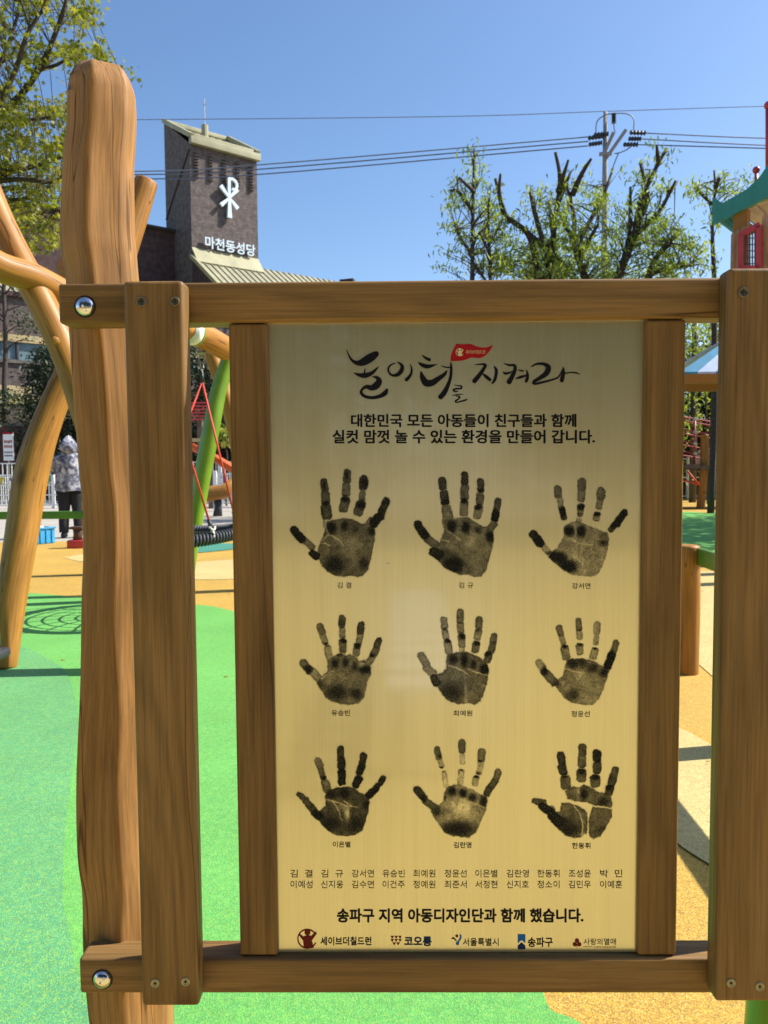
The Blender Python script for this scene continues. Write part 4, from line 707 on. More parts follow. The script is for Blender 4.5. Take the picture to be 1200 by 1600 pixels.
def loft(name, rings_, m, parent, n=24, seed=0, wr=.03):
    mb = MB(); vs = []; rn = random.Random(seed)
    for k, (cx, cy, z, rx, ry) in enumerate(rings_):
        for i in range(n):
            a = 2 * PI * i / n; w_ = 1 + wr * math.sin(3 * a + k * 1.7) + wr * .6 * math.sin(5 * a - k * 2.3); vs.append((cx + rx * w_ * math.cos(a), cy + ry * w_ * math.sin(a), z + .012 * math.sin(4 * a + k)))
    mb.add(vs, [(k * n + i, k * n + (i + 1) % n, (k + 1) * n + (i + 1) % n, (k + 1) * n + i) for k in range(len(rings_) - 1) for i in range(n)] + [tuple((len(rings_) - 1) * n + i for i in range(n))]); return mb.build(name, m, parent, smooth=True)
loft('jacket', [(0, 0, .80, .24, .18), (0, 0, .86, .25, .19), (0, 0, 1.0, .23, .17), (0, 0, 1.14, .22, .165), (0, 0, 1.28, .235, .165), (0, 0, 1.38, .22, .15), (0, 0, 1.44, .13, .12), (0, 0, 1.48, .10, .10)], M['camo'], PE, wr=.035)
for sg, pts in ((1, [(.17, 0, 1.37), (.25, .0, 1.25), (.26, .02, 1.12), (.20, .13, 1.10), (.13, .22, 1.10)]), (-1, [(-.17, 0, 1.37), (-.27, .02, 1.25), (-.28, .05, 1.14), (-.25, .16, 1.17), (-.22, .26, 1.2)])):
    mb = MB(); mb.tube(pts, [.085, .08, .07, .062, .055], 14, seed=3, wob=.06); mb.build('sleeve', M['camo'], PE, smooth=True)
hr = []
for k in range(9):
    t = k / 8; z = 1.45 + .29 * t; q = max(.02, math.sin(PI * (.28 + .70 * t))); hr.append((0, -.02 + .02 * t, z, .135 * q + .01, .15 * q + .01))
loft('hood', hr, M['camo'], PE, wr=.03)
mb = MB(); mb.add([(0 + .062 * math.cos(t) * 1, .135, 1.585 + .075 * math.sin(t)) for t in [2 * PI * i / 16 for i in range(16)]], [tuple(range(16))]); o = mb.build('face', M['skin'], PE)
MB().box((0, .147, 1.575), (.02, .03, .035)).box((-.025, .138, 1.60), (.018, .012, .008)).box((.025, .138, 1.60), (.018, .012, .008)).box((0, .138, 1.545), (.04, .01, .008)).build('facial_features', M['skin'], PE, bevel=.003)
loft('scarf', [(0, 0, 1.42, .12, .115), (0, 0, 1.46, .115, .115), (0, .01, 1.49, .09, .10)], mat('mustard cloth', (.3, .22, .02), .9), PE)
for sg in (-1, 1):
    mb = MB(); mb.tube([(sg * .08, 0, .9), (sg * .10, .01, .7), (sg * .105, .015, .5), (sg * .115, .0, .25), (sg * .12, -.01, .09)], [.125, .115, .09, .08, .075], 14, seed=sg + 2, wob=.05); mb.build('trouser_leg', M['trouser'], PE, smooth=True)
    MB().box((sg * .12, .05, .045), (.095, .26, .09)).build('shoe', M['trouser'], PE, bevel=.03)
# white fences
def mesh_fence(label, x0, y0, x1, y1, h, gap, pw, nrails, step=2.0):
    a = Vector((x0, y0, 0)); b_ = Vector((x1, y1, 0)); o = empty('white_fence', a, label, 'fence'); d = (b_ - a); L_ = d.length; d.normalize(); n = int(L_ / gap)
    for i in range(int(L_ / step) + 1): p = d * step * i; MB().box((p.x, p.y, h / 2 + .02), (pw, pw, h + .06)).build('post', M['white'], o, bevel=.008)
    for k in range(nrails): z = .10 + (h - .14) * k / (nrails - 1); mb = MB(); mb.beam(Vector((0, 0, z)), d * L_ + Vector((0, 0, z)), .014, .035); mb.build('rail', M['white'], o)
    mb = MB()
    for i in range(n): p = d * gap * (i + .5); mb.box((p.x, p.y, h / 2 + .02), (.022, .022, h - .1))
    mb.build('bars', M['white'], o, kind='stuff'); return o
mesh_fence('tall white metal fence behind, closing off the paving', -13.5, 25.6, 14, 26.6, 1.42, .15, .12, 3)
mesh_fence('lower white metal fence hung with bunting behind the person', -12, 23.2, -1.5, 23.6, 1.05, .13, .09, 4)
cols = [(.55, .1, .2), (.5, .42, .05), (.18, .1, .3), (.6, .25, .05), (.55, .12, .3), (.1, .3, .12)]; BM = [mat('bunting cloth', c, .9) for c in cols]
BU = empty('bunting', (-12, 23.05, 0), 'string of small coloured triangle flags along the lower white fence', 'bunting')
mb = MB(); pts = [Vector((.35 * i, .0127 * i, 1.02 - .10 * abs(math.sin(i * PI / 6)))) for i in range(31)]; mb.tube(pts, .006, 5, cap=False); mb.build('string', M['white'], BU)
for i in range(30):
    p = (pts[i] + pts[i + 1]) / 2; mb = MB(); mb.add([p + Vector((-.11, -.012, 0)), p + Vector((.11, -.012, 0)), p + Vector((.01, -.02, -.26)), p + Vector((-.11, -.006, 0)), p + Vector((.11, -.006, 0)), p + Vector((.01, -.014, -.26))], [(0, 1, 2), (5, 4, 3), (0, 3, 4, 1), (1, 4, 5, 2), (2, 5, 3, 0)]); mb.build('flag', BM[i % 6], BU)
p = at(14, 717, 26.9); BS = empty('banner_sign', (p.x, p.y, 0), 'upright white banner with red lettering standing in front of the brick wall', 'banner'); BS.rotation_euler = (0, 0, rad(-8))
wb = rpx(17, 26.9); MB().box((0, 0, 1.98), (wb, .03, .98)).build('board', M['white'], BS); MB().box((0, 0, .74), (.05, .05, 1.48)).build('pole', M['steel'], BS)
mb = MB(); mb.box((0, -.017, 2.44), (wb, .002, .07)); mb.build('red_edge', M['red'], BS)
for z, c in ((2.15, 'red'), (1.98, 'red'), (1.78, 'txt'), (1.66, 'txt')):
    for k in range(4): MB().box((-.12 + .08 * k, -.018, z), (.055, .004, .09 if c == 'red' else .05)).build('lettering', M[c], BS)
# playhouse with red roof and orange slide
p = at(298, 776, 21.5); p.z = 0; PH = empty('playhouse', p, 'small playhouse with a pink red ribbed roof behind the swing', 'playhouse'); 
for x, y in ((-.9, -.2), (.35, -.2), (-.9, 1.0), (.35, 1.0)): MB().box((x, y, 1.3), (.14, .14, 2.6)).build('post', M['plank'], PH)
for z in (2.55,):
    for k in range(6): mb = MB(); mb.beam(Vector((-1.2, -.45 + .12 * k, 2.5 + .1 * k)), Vector((.62, -.45 + .12 * k, 2.5 + .1 * k)), .16, .035); mb.build('roof_board', M['pinkroof'], PH)
MB().box((-.28, -.25, 1.95), (1.5, .06, .10)).build('beam', M['beige'], PH); MB().box((-.28, .4, 1.05), (1.25, 1.2, .08)).build('deck', M['plank'], PH)
p = gnd(352, 792); SL = empty('slide', p, 'orange plastic slide behind the fence in the left gap', 'slide')
mb = MB(); vs = []; nn = 12
for i in range(nn):
    t = i / (nn - 1); x = -1.0 + 2.4 * t; z = 1.75 - 1.5 * t ** 1.15
    for a in [PI + PI * j / 8 for j in range(9)]: vs.append((x, .32 * math.cos(a), z + .25 * math.sin(a) + .2))
mb.add(vs, [(i * 9 + j, i * 9 + j + 1, (i + 1) * 9 + j + 1, (i + 1) * 9 + j) for i in range(nn - 1) for j in range(8)]); o = mb.build('chute', M['orange'], SL, smooth=True); sm = o.modifiers.new('t', 'SOLIDIFY'); sm.thickness = .04
for x in (-.8, .3): MB().box((x, 0, .6 if x < 0 else .45), (.1, .1, 1.2 if x < 0 else .9)).build('leg', M['orange'], SL)
p = gnd(340, 806); RK = empty('rocking_horse', p, 'small brown wooden spring rider behind the white fence', 'play rider')
mb = MB(); mb.tube([(-.4, 0, .5), (-.1, 0, .55), (.2, 0, .6), (.4, 0, .85)], [.16, .2, .18, .1], 12); mb.build('body', M['log2'], RK, smooth=True); mb = MB(); mb.tube([(0, 0, 0), (0.02, 0, .2), (0, 0, .45)], [.12, .09, .1], 10); mb.build('spring', M['black'], RK, smooth=True)
mesh_fence('short white fence panel seen behind the basket swing', -4.6, 21.0, -1.2, 21.2, 1.05, .13, .09, 4, 1.7)
# retaining wall, pillar, hedge, planter
def brickwall(name, label, a, b_, h, th_, m, cap=None):
    a = Vector((*a, 0)); b_ = Vector((*b_, 0)); o = empty(name, a, label, 'wall'); d = (b_ - a); nrm = Vector((d.y, -d.x, 0)).normalized(); up = Vector((0, 0, h)); z = Vector((0, 0, 0))
    wallmesh('brick_face', [z, d, d + up, up], m, o, th_)
    mb = MB(); mb.beam(up + Vector((0, 0, .05)) - nrm * th_ / 2, d + up + Vector((0, 0, .05)) - nrm * th_ / 2, th_ + .1, .10); mb.build('coping', cap or M['stone'], o); return o
brickwall('retaining_wall', 'long low wall of dark red brick under the hedge', (-30, 30.2), (34, 32.0), 2.9, .4, M['redbrick'])
p = at(86, 708, 29.5); PI_ = MB().box((0, 0, .95), (.36, .36, 1.9)).build('stone_pillar', M['stone'], None, bevel=.03); PI_.location = (p.x, p.y, .5); tag(PI_, 'short grey stone pillar in front of the dark brick wall, left', 'pillar')
def hedge(name, label, x0, x1, y0, y1, z0, z1, n, m, size, seed, kind='stuff', cat='hedge'):
    r = np.random.default_rng(seed); u = r.uniform(0, 1, n); v = r.uniform(0, 1, n); w_ = r.uniform(0, 1, n) ** .6; x = x0 + (x1 - x0) * u; top = z1 + .25 * np.sin(x * 1.7 + seed) + .15 * np.sin(x * 4.1)
    p = np.stack([x, y0 + (y1 - y0) * v + .2 * np.sin(x * 3), z0 + (top - z0) * w_], 1); o = leaves(name, p, size, m, None, 'oval', kind=kind, tone=r.normal(.45, .25, n)); tag(o, label, cat); return o
hedge('hedge', 'dense dark green hedge growing on top of the brick wall', -30, 34, 30.6, 32.2, 2.7, 4.15, 34000, LEAF['hedge'], .16, 3)
hedge('low_planting', 'low mixed plants between the white fence and the brick wall', -22, 30, 27.6, 29.6, 0, 1.25, 12000, LEAF['fresh'], .13, 4, cat='plants')

# ------------------------------------------------------------------ THE CHURCH
dW = Vector((.788, .616, 0)).normalized(); nW = Vector((dW.y, -dW.x, 0))       # along the facade, and out of it towards the playground
def vz(p, z): return Vector((p.x, p.y, z))
A0 = at(300, 400, 45); A0 = vz(A0, 0); TW = 4.3
zF = at(300, 224, 45).z; Bp = A0 + dW * TW; back = -nW * 3.6; zB = zF + 2.45
CH = empty('church', A0, 'dark brick church with a tall sloping topped bell tower bearing a white cross emblem', 'church')
rel = lambda *ps: [p - A0 for p in ps]
wallmesh('tower_front', rel(A0, Bp, vz(Bp, zF), vz(A0, zF)), M['brick'], CH)
wallmesh('tower_side', rel(A0 + back, A0, vz(A0, zF), vz(A0 + back, zB)), M['brick'], CH)
wallmesh('tower_side', rel(Bp, Bp + back, vz(Bp + back, zB), vz(Bp, zF)), M['brick'], CH)
wallmesh('tower_back', rel(Bp + back, A0 + back, vz(A0 + back, zB), vz(Bp + back, zB)), M['brick'], CH)
z1 = .02
def kbeam(name, a, b_, wd, ht, m=None): mb = MB(); mb.beam(a - A0, b_ - A0, wd, ht); return mb.build(name, m or M['khaki'], CH, bevel=.02)
inb = -nW * .9
# recessed sloping roof between raised side parapets
wallmesh('tower_roof', rel(vz(A0, zF + .35) + dW * .25, vz(Bp, zF + .35) - dW * .25, vz(Bp + back, zB - .1) - dW * .25, vz(A0 + back, zB - .1) + dW * .25), M['khaki'], CH)
kbeam('parapet', vz(A0, zF + .42) + dW * .02 + nW * .15, vz(A0 + back, zB + .05) + dW * .02, .30, .26)
kbeam('parapet', vz(Bp, zF + .42) - dW * .02 + nW * .15, vz(Bp + back, zB + .05) - dW * .02, .30, .36)
kbeam('fascia', vz(A0, zF + .16) - dW * .05 + nW * .16, vz(Bp, zF + .16) + dW * .12 + nW * .16, .30, .40); kbeam('fascia', vz(A0, zF + .50) + nW * .02 + dW * .2, vz(Bp, zF + .50) + nW * .02 - dW * .2, .18, .2)
kbeam('ridge_cap', vz(A0 + back, zB) + dW * .1, vz(Bp + back, zB) - dW * .1, .3, .24)
for i in range(1, 8): t = i / 8; a = vz(A0, zF + .42) + dW * (.2 + (TW - .4) * t); kbeam('roof_rib', a, a + back + Vector((0, 0, zB - zF - .5)), .05, .05)
kbeam('tower_string', vz(A0, zF - .3) - dW * .02, vz(A0 + back * .98, zF - 3.4) - dW * .02, .10, .10, M['nave'])
mp_ = vz(A0 + dW * 1.9 + back * .55, 0); mb = MB(); q = at(328, 196, mp_.y); mb.tube([Vector((mp_.x, mp_.y, zF + 1.0)) - A0, Vector((mp_.x, mp_.y, q.z)) - A0], .21, 10); mb.build('mast_base', M['khaki'], CH)
mb = MB(); mb.tube([Vector((mp_.x, mp_.y, q.z)) - A0, Vector((mp_.x, mp_.y, q.z + 1.55)) - A0], .022, 6); mb.box(Vector((mp_.x, mp_.y, q.z + 1.25)) - A0, (.25, .02, .02)); mb.build('lightning_rod', M['steel'], CH)
for i in range(5):      # columns of projecting header bricks under the eaves
    for k in range(9):
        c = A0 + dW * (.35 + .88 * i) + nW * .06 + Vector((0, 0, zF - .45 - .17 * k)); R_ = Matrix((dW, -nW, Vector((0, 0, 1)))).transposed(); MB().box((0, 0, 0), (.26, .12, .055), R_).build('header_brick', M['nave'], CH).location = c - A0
# chi rho emblem, standing off the wall
def onface(px, py, off=.0):
    r = ray(px, py); P0 = A0 + nW * off; t = (P0 - CPOS).dot(nW) / r.dot(nW); return CPOS + r * t
EC = onface(355.5, 311); 
def bar(x0, z0, x1, z1_, w0, w1, th_=.16):
    a = Vector((x0, 0, z0)); b_ = Vector((x1, 0, z1_)); d = (b_ - a).normalized(); u = Vector((-d.z, 0, d.x)); q = [a - u * w0 / 2, a + u * w0 / 2, b_ + u * w1 / 2, b_ - u * w1 / 2]
    return [v + Vector((0, s_, 0)) for s_ in (-th_ / 2, th_ / 2) for v in q]
mb = MB(); fb = [(0, 1, 2, 3), (7, 6, 5, 4), (0, 4, 5, 1), (1, 5, 6, 2), (2, 6, 7, 3), (3, 7, 4, 0)]
for (x0, z0, x1, z1_, w0, w1) in ((.0, 1.25, 0, -.95, .17, .17), (0, 0, 0, -1.18, .16, .30)): mb.add(bar(x0, z0, x1, z1_, w0, w1, .16 if w1 < .2 else .166), fb)
for k, (sx_, sz_) in enumerate(((-1, .72), (1, .72), (-1, -.62), (1, -.62))): mb.add(bar(0, 0, sx_ * .56, sz_ * .86, .12, .25, .15 + .004 * k), fb)
pr = [(0.0, 1.10), (.2, 1.17), (.42, 1.08), (.53, .88), (.48, .66), (.32, .54), (.20, .60)]; Pp, _ = smooth_path([((x, 0, z), .1) for x, z in pr], 4)
for i in range(len(Pp) - 1): mb.add(bar(Pp[i].x, Pp[i].z, Pp[i + 1].x, Pp[i + 1].z, .17, .17, .14 + .001 * (i % 2)), fb)
e = mb.build('chi_rho_emblem', M['sign'], CH); RW = Matrix((dW, -nW, Vector((0, 0, 1)))).transposed(); e.matrix_local = Matrix.Translation(EC - A0 + nW * .2) @ RW.to_4x4() @ Matrix.Diagonal((.97, 1, .97, 1))
e.location = EC - A0 + nW * .2
p0, p1, p2 = onface(318, 384), onface(396, 397), onface(318, 366)
me, v = text_mesh('마천동성당', M['sign'], 'sign_lettering', .012, .5, 4); wl = (p1 - p0).dot(dW); hl = p2.z - p0.z + .03; v2 = v.copy(); v2[:, 0] = v[:, 0] * wl; v2[:, 1] = v[:, 1] * hl; v2[:, 2] = v[:, 2] / .5 * .05; setv(me, v2)
o = bpy.data.objects.new('sign_lettering', me); link(o, CH); o.matrix_local = Matrix.Translation(Vector((p0.x, p0.y, at(318, 385, 45).z)) - A0 + nW * .2) @ Matrix((dW, Vector((0, 0, 1)), nW)).transposed().to_4x4()
# skirt roof and long lean-to roof with standing seams
zR = at(300, 401, 45).z; NF = 7.3; zE = 8.4
def ribbed(name, a, b_, c, d, step, m):   # a-b top edge, d-c bottom edge
    wallmesh(name, rel(d, c, b_, a), m, CH, .12); n = int((b_ - a).length / step)
    mb = MB()
    for i in range(n + 1): t = i / max(n, 1); mb.beam(a.lerp(b_, t) - A0 + Vector((0, 0, .03)), d.lerp(c, t) - A0 + Vector((0, 0, .03)), .05, .07)
    mb.build('roof_seams', m, CH, kind='stuff')
a = vz(A0, zR); b_ = vz(A0 + dW * 10.7, zR); ribbed('lean_to_roof', a, b_, vz(A0 + dW * 10.7 + nW * NF, zE), vz(A0 + nW * NF, zE), .42, M['khaki2'])
wallmesh('tower_skirt', rel(vz(A0, zR + .02) + nW * .75 + Vector((0, 0, -.42)), vz(Bp, zR + .02) + nW * .75 + Vector((0, 0, -.42)), vz(Bp, zR + .55), vz(A0, zR + .55)), M['khaki'], CH, .1)
kbeam('hip_edge', vz(A0, zR + .05) - dW * .05, vz(A0 + nW * NF, zE + .05) - dW * .05, .2, .22)
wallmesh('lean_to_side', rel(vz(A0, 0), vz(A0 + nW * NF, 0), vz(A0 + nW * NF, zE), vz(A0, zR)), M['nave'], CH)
kbeam('ridge_vent', A0 + dW * 10.4 + Vector((0, 0, zR - .1)), A0 + dW * 10.9 + nW * .8 + Vector((0, 0, zR - .1)), .4, .5, M['nave'])
zN = at(240, 349, 45.3).z; N0 = A0 - nW * 2.4; zRl = zR - 1.5
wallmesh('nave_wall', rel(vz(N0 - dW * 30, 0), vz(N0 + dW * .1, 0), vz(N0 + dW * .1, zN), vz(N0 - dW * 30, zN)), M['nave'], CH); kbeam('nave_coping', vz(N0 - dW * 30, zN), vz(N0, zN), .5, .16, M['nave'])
wallmesh('nave_back', rel(vz(N0 - dW * 30 - nW * 12, 0), vz(N0 - dW * 30, 0), vz(N0 - dW * 30, zN), vz(N0 - dW * 30 - nW * 12, zN)), M['nave'], CH)
wallmesh('nave_roof', rel(vz(N0 - dW * 30, zN), vz(N0, zN), vz(N0 - nW * 12, zN), vz(N0 - dW * 30 - nW * 12, zN)), M['khaki'], CH, .1)
ribbed('lean_to_roof', vz(N0 - dW * 30, zRl), vz(N0, zRl), vz(A0 + nW * NF - dW * .3, zE), vz(A0 + nW * NF - dW * 32, zE), .42, M['khaki2'])
# two storey facade with a ribbon of windows
F0 = A0 + nW * (NF + .1); Fl = F0 - dW * 26; Fr = F0 + dW * 12
def band(name, za, zb_, off, m, th_=.2): return wallmesh(name, rel(vz(Fl, za) + nW * off, vz(Fr, za) + nW * off, vz(Fr, zb_) + nW * off, vz(Fl, zb_) + nW * off), m, CH, th_)
band('wall', 0, 3.9, 0, M['brick']); band('beige_band', 3.9, 4.65, .06, M['beige']); band('wall', 4.65, 5.65, 0, M['brick']); band('wall', 6.75, 8.3, 0, M['brick']); band('beige_band', 6.45, 6.75, .08, M['beige']); band('coping', 8.3, 8.5, .15, M['nave'], .4); band('sill', 5.58, 5.72, .1, M['stone'])
nwin = 18
for i in range(nwin):
    a = Fl + dW * (38 / nwin) * i; b_ = Fl + dW * ((38 / nwin) * (i + 1)); f = kbeam('window', vz(a, 6.1) - nW * .02, vz(a, 6.1) + dW * .10 - nW * .02, .12, .72, M['darkgrey'])
    wallmesh('pane', [q - A0 for q in (vz(a, 5.72) + dW * .1 - nW * .08, vz(b_, 5.72) - nW * .08, vz(b_, 6.45) - nW * .08, vz(a, 6.45) + dW * .1 - nW * .08)], M['glass'], f)
CHI = [c for c in CH.children]

# ------------------------------------------------------------------ TREES
def tree(name, label, limbs, centres, per, spread, leaf, size, shape, seed=0, group=None, cat='tree', droop=.35, twigs=0):
    """limbs: list of ([points], r0, r1); a trunk mesh with limbs and a crown of many leaves"""
    base = Vector(limbs[0][0][0]); o = empty(name, (base.x, base.y, 0), label, cat, group); O = Vector((base.x, base.y, 0)); mb = MB()
    for k, (pts, r0, r1) in enumerate(limbs):
        P, R = smooth_path([(Vector(p) - O, r0 + (r1 - r0) * i / (len(pts) - 1)) for i, p in enumerate(pts)], 4); mb.tube(P, R, 8, seed + k, .10)
    if twigs:
        nodes = [Vector(p) - O + Vector((0, 0, 0)) for k, (pts, a_, b_) in enumerate(limbs) for p in smooth_path([(Vector(q), 0) for q in pts], 4)[0] if Vector(p).z > 2]
        for k, c_ in enumerate(centres):
            c_ = Vector(c_) - O; q = min(nodes, key=lambda v_: (v_ - c_ + Vector((0, 0, .35))).length)
            if (q - c_).length < 2.2: mb.tube([q, q.lerp(c_, .5) + Vector((0, 0, .06)), c_ + Vector((0, 0, .02))], [twigs, twigs * .7, twigs * .4], 4, cap=False)
    mb.build('trunk', M['bark'], o, smooth=True)
    if len(centres):
        p, t = cloud(np.array(centres) - np.array(O), per, spread, seed); leaves('crown', p, size, leaf, o, shape, tone=t, droop=droop)
    return o
def inpoly(P, n, r):
    P = np.array(P, float); lo, hi = P.min(0), P.max(0); out = []
    while len(out) < n:
        q = r.uniform(lo, hi); c = False
        for i in range(len(P)):
            (x1, y1), (x2, y2) = P[i], P[i - 1]
            if (y1 > q[1]) != (y2 > q[1]) and q[0] < (x2 - x1) * (q[1] - y1) / (y2 - y1) + x1: c = not c
        if c: out.append(q)
    return out
def region(P, n, Y0, Y1, seed):
    r = np.random.default_rng(seed); return [tuple(at(q[0], q[1], r.uniform(Y0, Y1))) for q in inpoly(P, n, r)]
def limb(pts, Y, dY=0): n = len(pts); return [at(x, y, Y + dY * i / max(n - 1, 1)) for i, (x, y) in enumerate(pts)]
def along(pts, Y, per, lo=.25, seed=0, sp=.0):
    r = np.random.default_rng(seed); P = limb(pts, Y); out = []
    for i in range(per): t = r.uniform(lo, 1) * (len(P) - 1); k = min(int(t), len(P) - 2); q = P[k].lerp(P[k + 1], t - k) + Vector(r.normal(0, sp, 3)); out.append(tuple(q))
    return out
# big yellow-green maple at the top left, trunk off the picture
YM = 7.6; TB = Vector((-6.6, 8.2, 0))
ML = [([TB, TB + Vector((.1, 0, 1.5)), TB + Vector((.15, -.1, 2.6)), at(-330, 330, 8.0), at(-260, 120, 8.0)], .17, .08),
      ([at(-330, 330, 8.0), at(-120, 260, 7.8), at(0, 180, 7.7), at(60, 110, 7.6), at(95, 30, 7.5), at(120, -60, 7.5)], .045, .016), ([at(-120, 300, 7.8), at(0, 272, 7.6), at(60, 258, 7.5), at(110, 240, 7.4)], .04, .01),
      ([at(-330, 330, 8), at(-60, 230, 7.3), at(15, 130, 7.2), at(40, 60, 7.1), at(70, 10, 7.1)], .035, .012), ([at(-200, 220, 7.9), at(-40, 150, 8.2), at(20, 50, 8.3), at(35, -40, 8.3)], .03, .012),
      ([at(0, 182, 7.7), at(60, 186, 7.6), at(110, 170, 7.5), at(190, 118, 7.4)], .018, .005), ([at(-60, 290, 7.4), at(30, 280, 7.3), at(80, 285, 7.2), at(105, 268, 7.1)], .03, .008), ([at(-40, 330, 7.6), at(40, 310, 7.6), at(85, 330, 7.5)], .025, .007), ([at(60, 110, 7.6), at(100, 95, 7.5), at(130, 55, 7.4)], .02, .006)]
MR = [[(-320, -150), (130, -150), (140, 10), (128, 40), (104, 62), (96, 98), (60, 92), (20, 150), (-320, 150)], [(-320, 100), (40, 150), (70, 165), (118, 150), (128, 120), (135, 200), (120, 300), (110, 345), (100, 380), (66, 392), (30, 345), (-320, 300)], [(122, 42), (136, 8), (142, 16), (132, 42)], [(140, 86), (155, 66), (170, 80), (160, 92)], [(104, 70), (124, 74), (122, 92), (108, 92)], [(190, 110), (198, 108), (200, 120), (192, 122)], [(-320, 300), (20, 345), (60, 385), (40, 392), (-320, 400)]]
CN = []
for P_, n_ in zip(MR, (420, 640, 8, 9, 12, 2, 170)): CN += region(P_, n_, 6.9, 8.6, n_)
tree('maple_tree', 'maple tree with yellowish green star shaped leaves overhanging the top left corner', ML, CN, 18, (.065, .065, .04), LEAF['maple'], .064, 'star', 5, droop=.5, twigs=.005)
# row of pruned trees on the right
YT = 18.5; G1 = 'hard pruned trees behind the sign'
def pt(label, bx, main, limbs, seed, blobs, **k):
    Y = k.pop('Y', YT); r0 = k.pop('r0', .14); lr = k.pop('lr', .07); per = k.pop('per', 20); size = k.pop('size', .145); leaf = k.pop('leaf', 'fresh'); name = k.pop('name', 'pruned_tree'); spread = k.pop('spread', (.13, .13, .085)); extra = k.pop('extra', 3)
    base = at(bx, 470, Y); L_ = [([Vector((base.x, Y, -.05)), Vector((base.x + .05, Y, base.z * .5)), base] + limb(main, Y), r0, lr * .5)] + [(limb(l, Y, (i % 3 - 1) * .7), lr, .028) for i, l in enumerate(limbs)]
    C = []
    for i, l in enumerate([main] + list(limbs)): C += along(l, Y, extra, .0, seed + i, .12)
    for P_, n_ in blobs: C += region(P_, max(2, int(n_ * .68)), Y - .9, Y + 1.4, seed + n_)
    return tree(name, label, L_, C, per, spread, LEAF[leaf], size, 'long', seed, G1, droop=.6, twigs=.015)
pt('slender tree with a straight bare topped stem, leftmost of the pruned trees', 738, [(738, 420), (739, 330), (741, 232)], [[(741, 300), (718, 278)], [(739, 330), (716, 300), (703, 298)], [(738, 400), (712, 360)], [(738, 410), (760, 440)]], 31,
   [([(735, 235), (755, 240), (768, 300), (800, 350), (800, 432), (690, 432), (680, 410), (700, 370), (700, 300), (720, 290)], 110)], r0=.10, lr=.05, per=15)
pt('thin young tree with a short dark stem, second of the pruned trees from the left', 766, [(766, 430), (763, 350), (766, 290)], [[(766, 400), (750, 365)], [(765, 380), (782, 350)]], 32, [([(750, 300), (790, 330), (810, 400), (800, 432), (745, 432)], 40)], r0=.08, lr=.035, per=14)
pt('pruned tree with a long bare limb bowing out to the left', 842, [(842, 435), (834, 390), (824, 364), (800, 345), (787, 330), (774, 279)], [[(787, 332), (780, 300), (782, 272)], [(824, 364), (862, 395), (900, 430)], [(800, 345), (790, 338)]], 33, [([(770, 400), (830, 380), (880, 400), (900, 435), (780, 435)], 60)])
pt('pruned tree with a thick dark upright limb near the centre', 856, [(856, 435), (863, 387), (868, 340), (875, 281), (868, 238)], [[(872, 300), (888, 250)], [(870, 320), (892, 268)], [(864, 360), (858, 315)], [(858, 410), (835, 330), (828, 300)]], 34, [([(825, 300), (850, 285), (875, 320), (880, 380), (840, 400), (830, 340)], 26), ([(790, 380), (900, 370), (900, 436), (790, 436)], 60)])
pt('pruned tree with forked grey limbs between the two thick dark ones', 914, [(914, 435), (898, 385), (897, 340), (886, 290)], [[(894, 305), (910, 270), (924, 248)], [(897, 378), (872, 330)], [(898, 390), (922, 345), (945, 300), (958, 262)], [(905, 400), (935, 350)]], 35, [([(880, 290), (940, 280), (970, 340), (970, 436), (870, 436), (880, 350)], 110)])
pt('pruned tree with many limbs fanning up to the right of the utility pole', 966, [(966, 435), (990, 370), (1000, 320), (1022, 268), (1042, 232)], [[(1029, 255), (1026, 228)], [(968, 430), (984, 360), (985, 292)], [(976, 400), (1000, 345), (1016, 265)], [(990, 370), (1030, 330), (1056, 282)], [(995, 350), (1012, 310), (1000, 255)], [(1045, 300), (1058, 285)]], 36, [([(960, 330), (1000, 300), (1020, 330), (1060, 340), (1050, 436), (950, 436)], 100), ([(985, 275), (1000, 270), (1008, 300), (990, 305)], 7)])
pt('low spreading pruned tree at the right end of the group', 1012, [(1012, 436), (1030, 395), (1062, 362)], [[(1030, 395), (1050, 380)], [(1015, 430), (1040, 420), (1080, 415)]], 37, [([(1010, 350), (1050, 340), (1100, 390), (1112, 430), (1080, 436), (1000, 436)], 90)])
pt('thin lopped tree beside the teal roofed play tower', 1116, [(1116, 436), (1113, 360), (1117, 300), (1116, 266)], [[(1117, 300), (1124, 278)], [(1115, 320), (1100, 308), (1085, 292)]], 38, [([(1078, 285), (1108, 290), (1110, 325), (1092, 318)], 12), ([(1100, 325), (1118, 320), (1130, 360), (1105, 350)], 8), ([(1130, 285), (1165, 275), (1175, 300), (1140, 315)], 16)], r0=.09, lr=.04, per=16)
# dense greenery behind them
def bushy(label, x, y, h, w_, seed, leaf='dark', n=150, per=40, size=.16, z0=.2, shape='oval', name='evergreen_tree', grp='dark trees in front of the church'):
    r = np.random.default_rng(seed); C = []
    while len(C) < n:
        q = r.uniform(-1, 1, 3)
        if .25 < np.linalg.norm(q) < 1: C.append((x + q[0] * w_ / 2 * (1 + .2 * math.sin(q[2] * 5 + seed)), y + q[1] * w_ / 2, z0 + h * .5 + q[2] * h * .48))
    L_ = [([Vector((x, y, -.05)), Vector((x + .1, y, h * .3)), Vector((x, y, h * .8))], .13, .04)]
    for k in range(7): a = k * 2.4 + seed; zz = h * (.25 + .08 * k); L_.append(([Vector((x + .05, y, zz)), Vector((x + w_ * .2 * math.cos(a), y + w_ * .2 * math.sin(a), zz + h * .08)), Vector((x + w_ * .38 * math.cos(a), y + w_ * .38 * math.sin(a), zz + h * .15))], .05, .015))
    return tree(name, label, L_, C, per, (w_ * .08, w_ * .08, h * .035), LEAF[leaf], size, shape, seed, grp)
LB = at(930, 436, 24).x
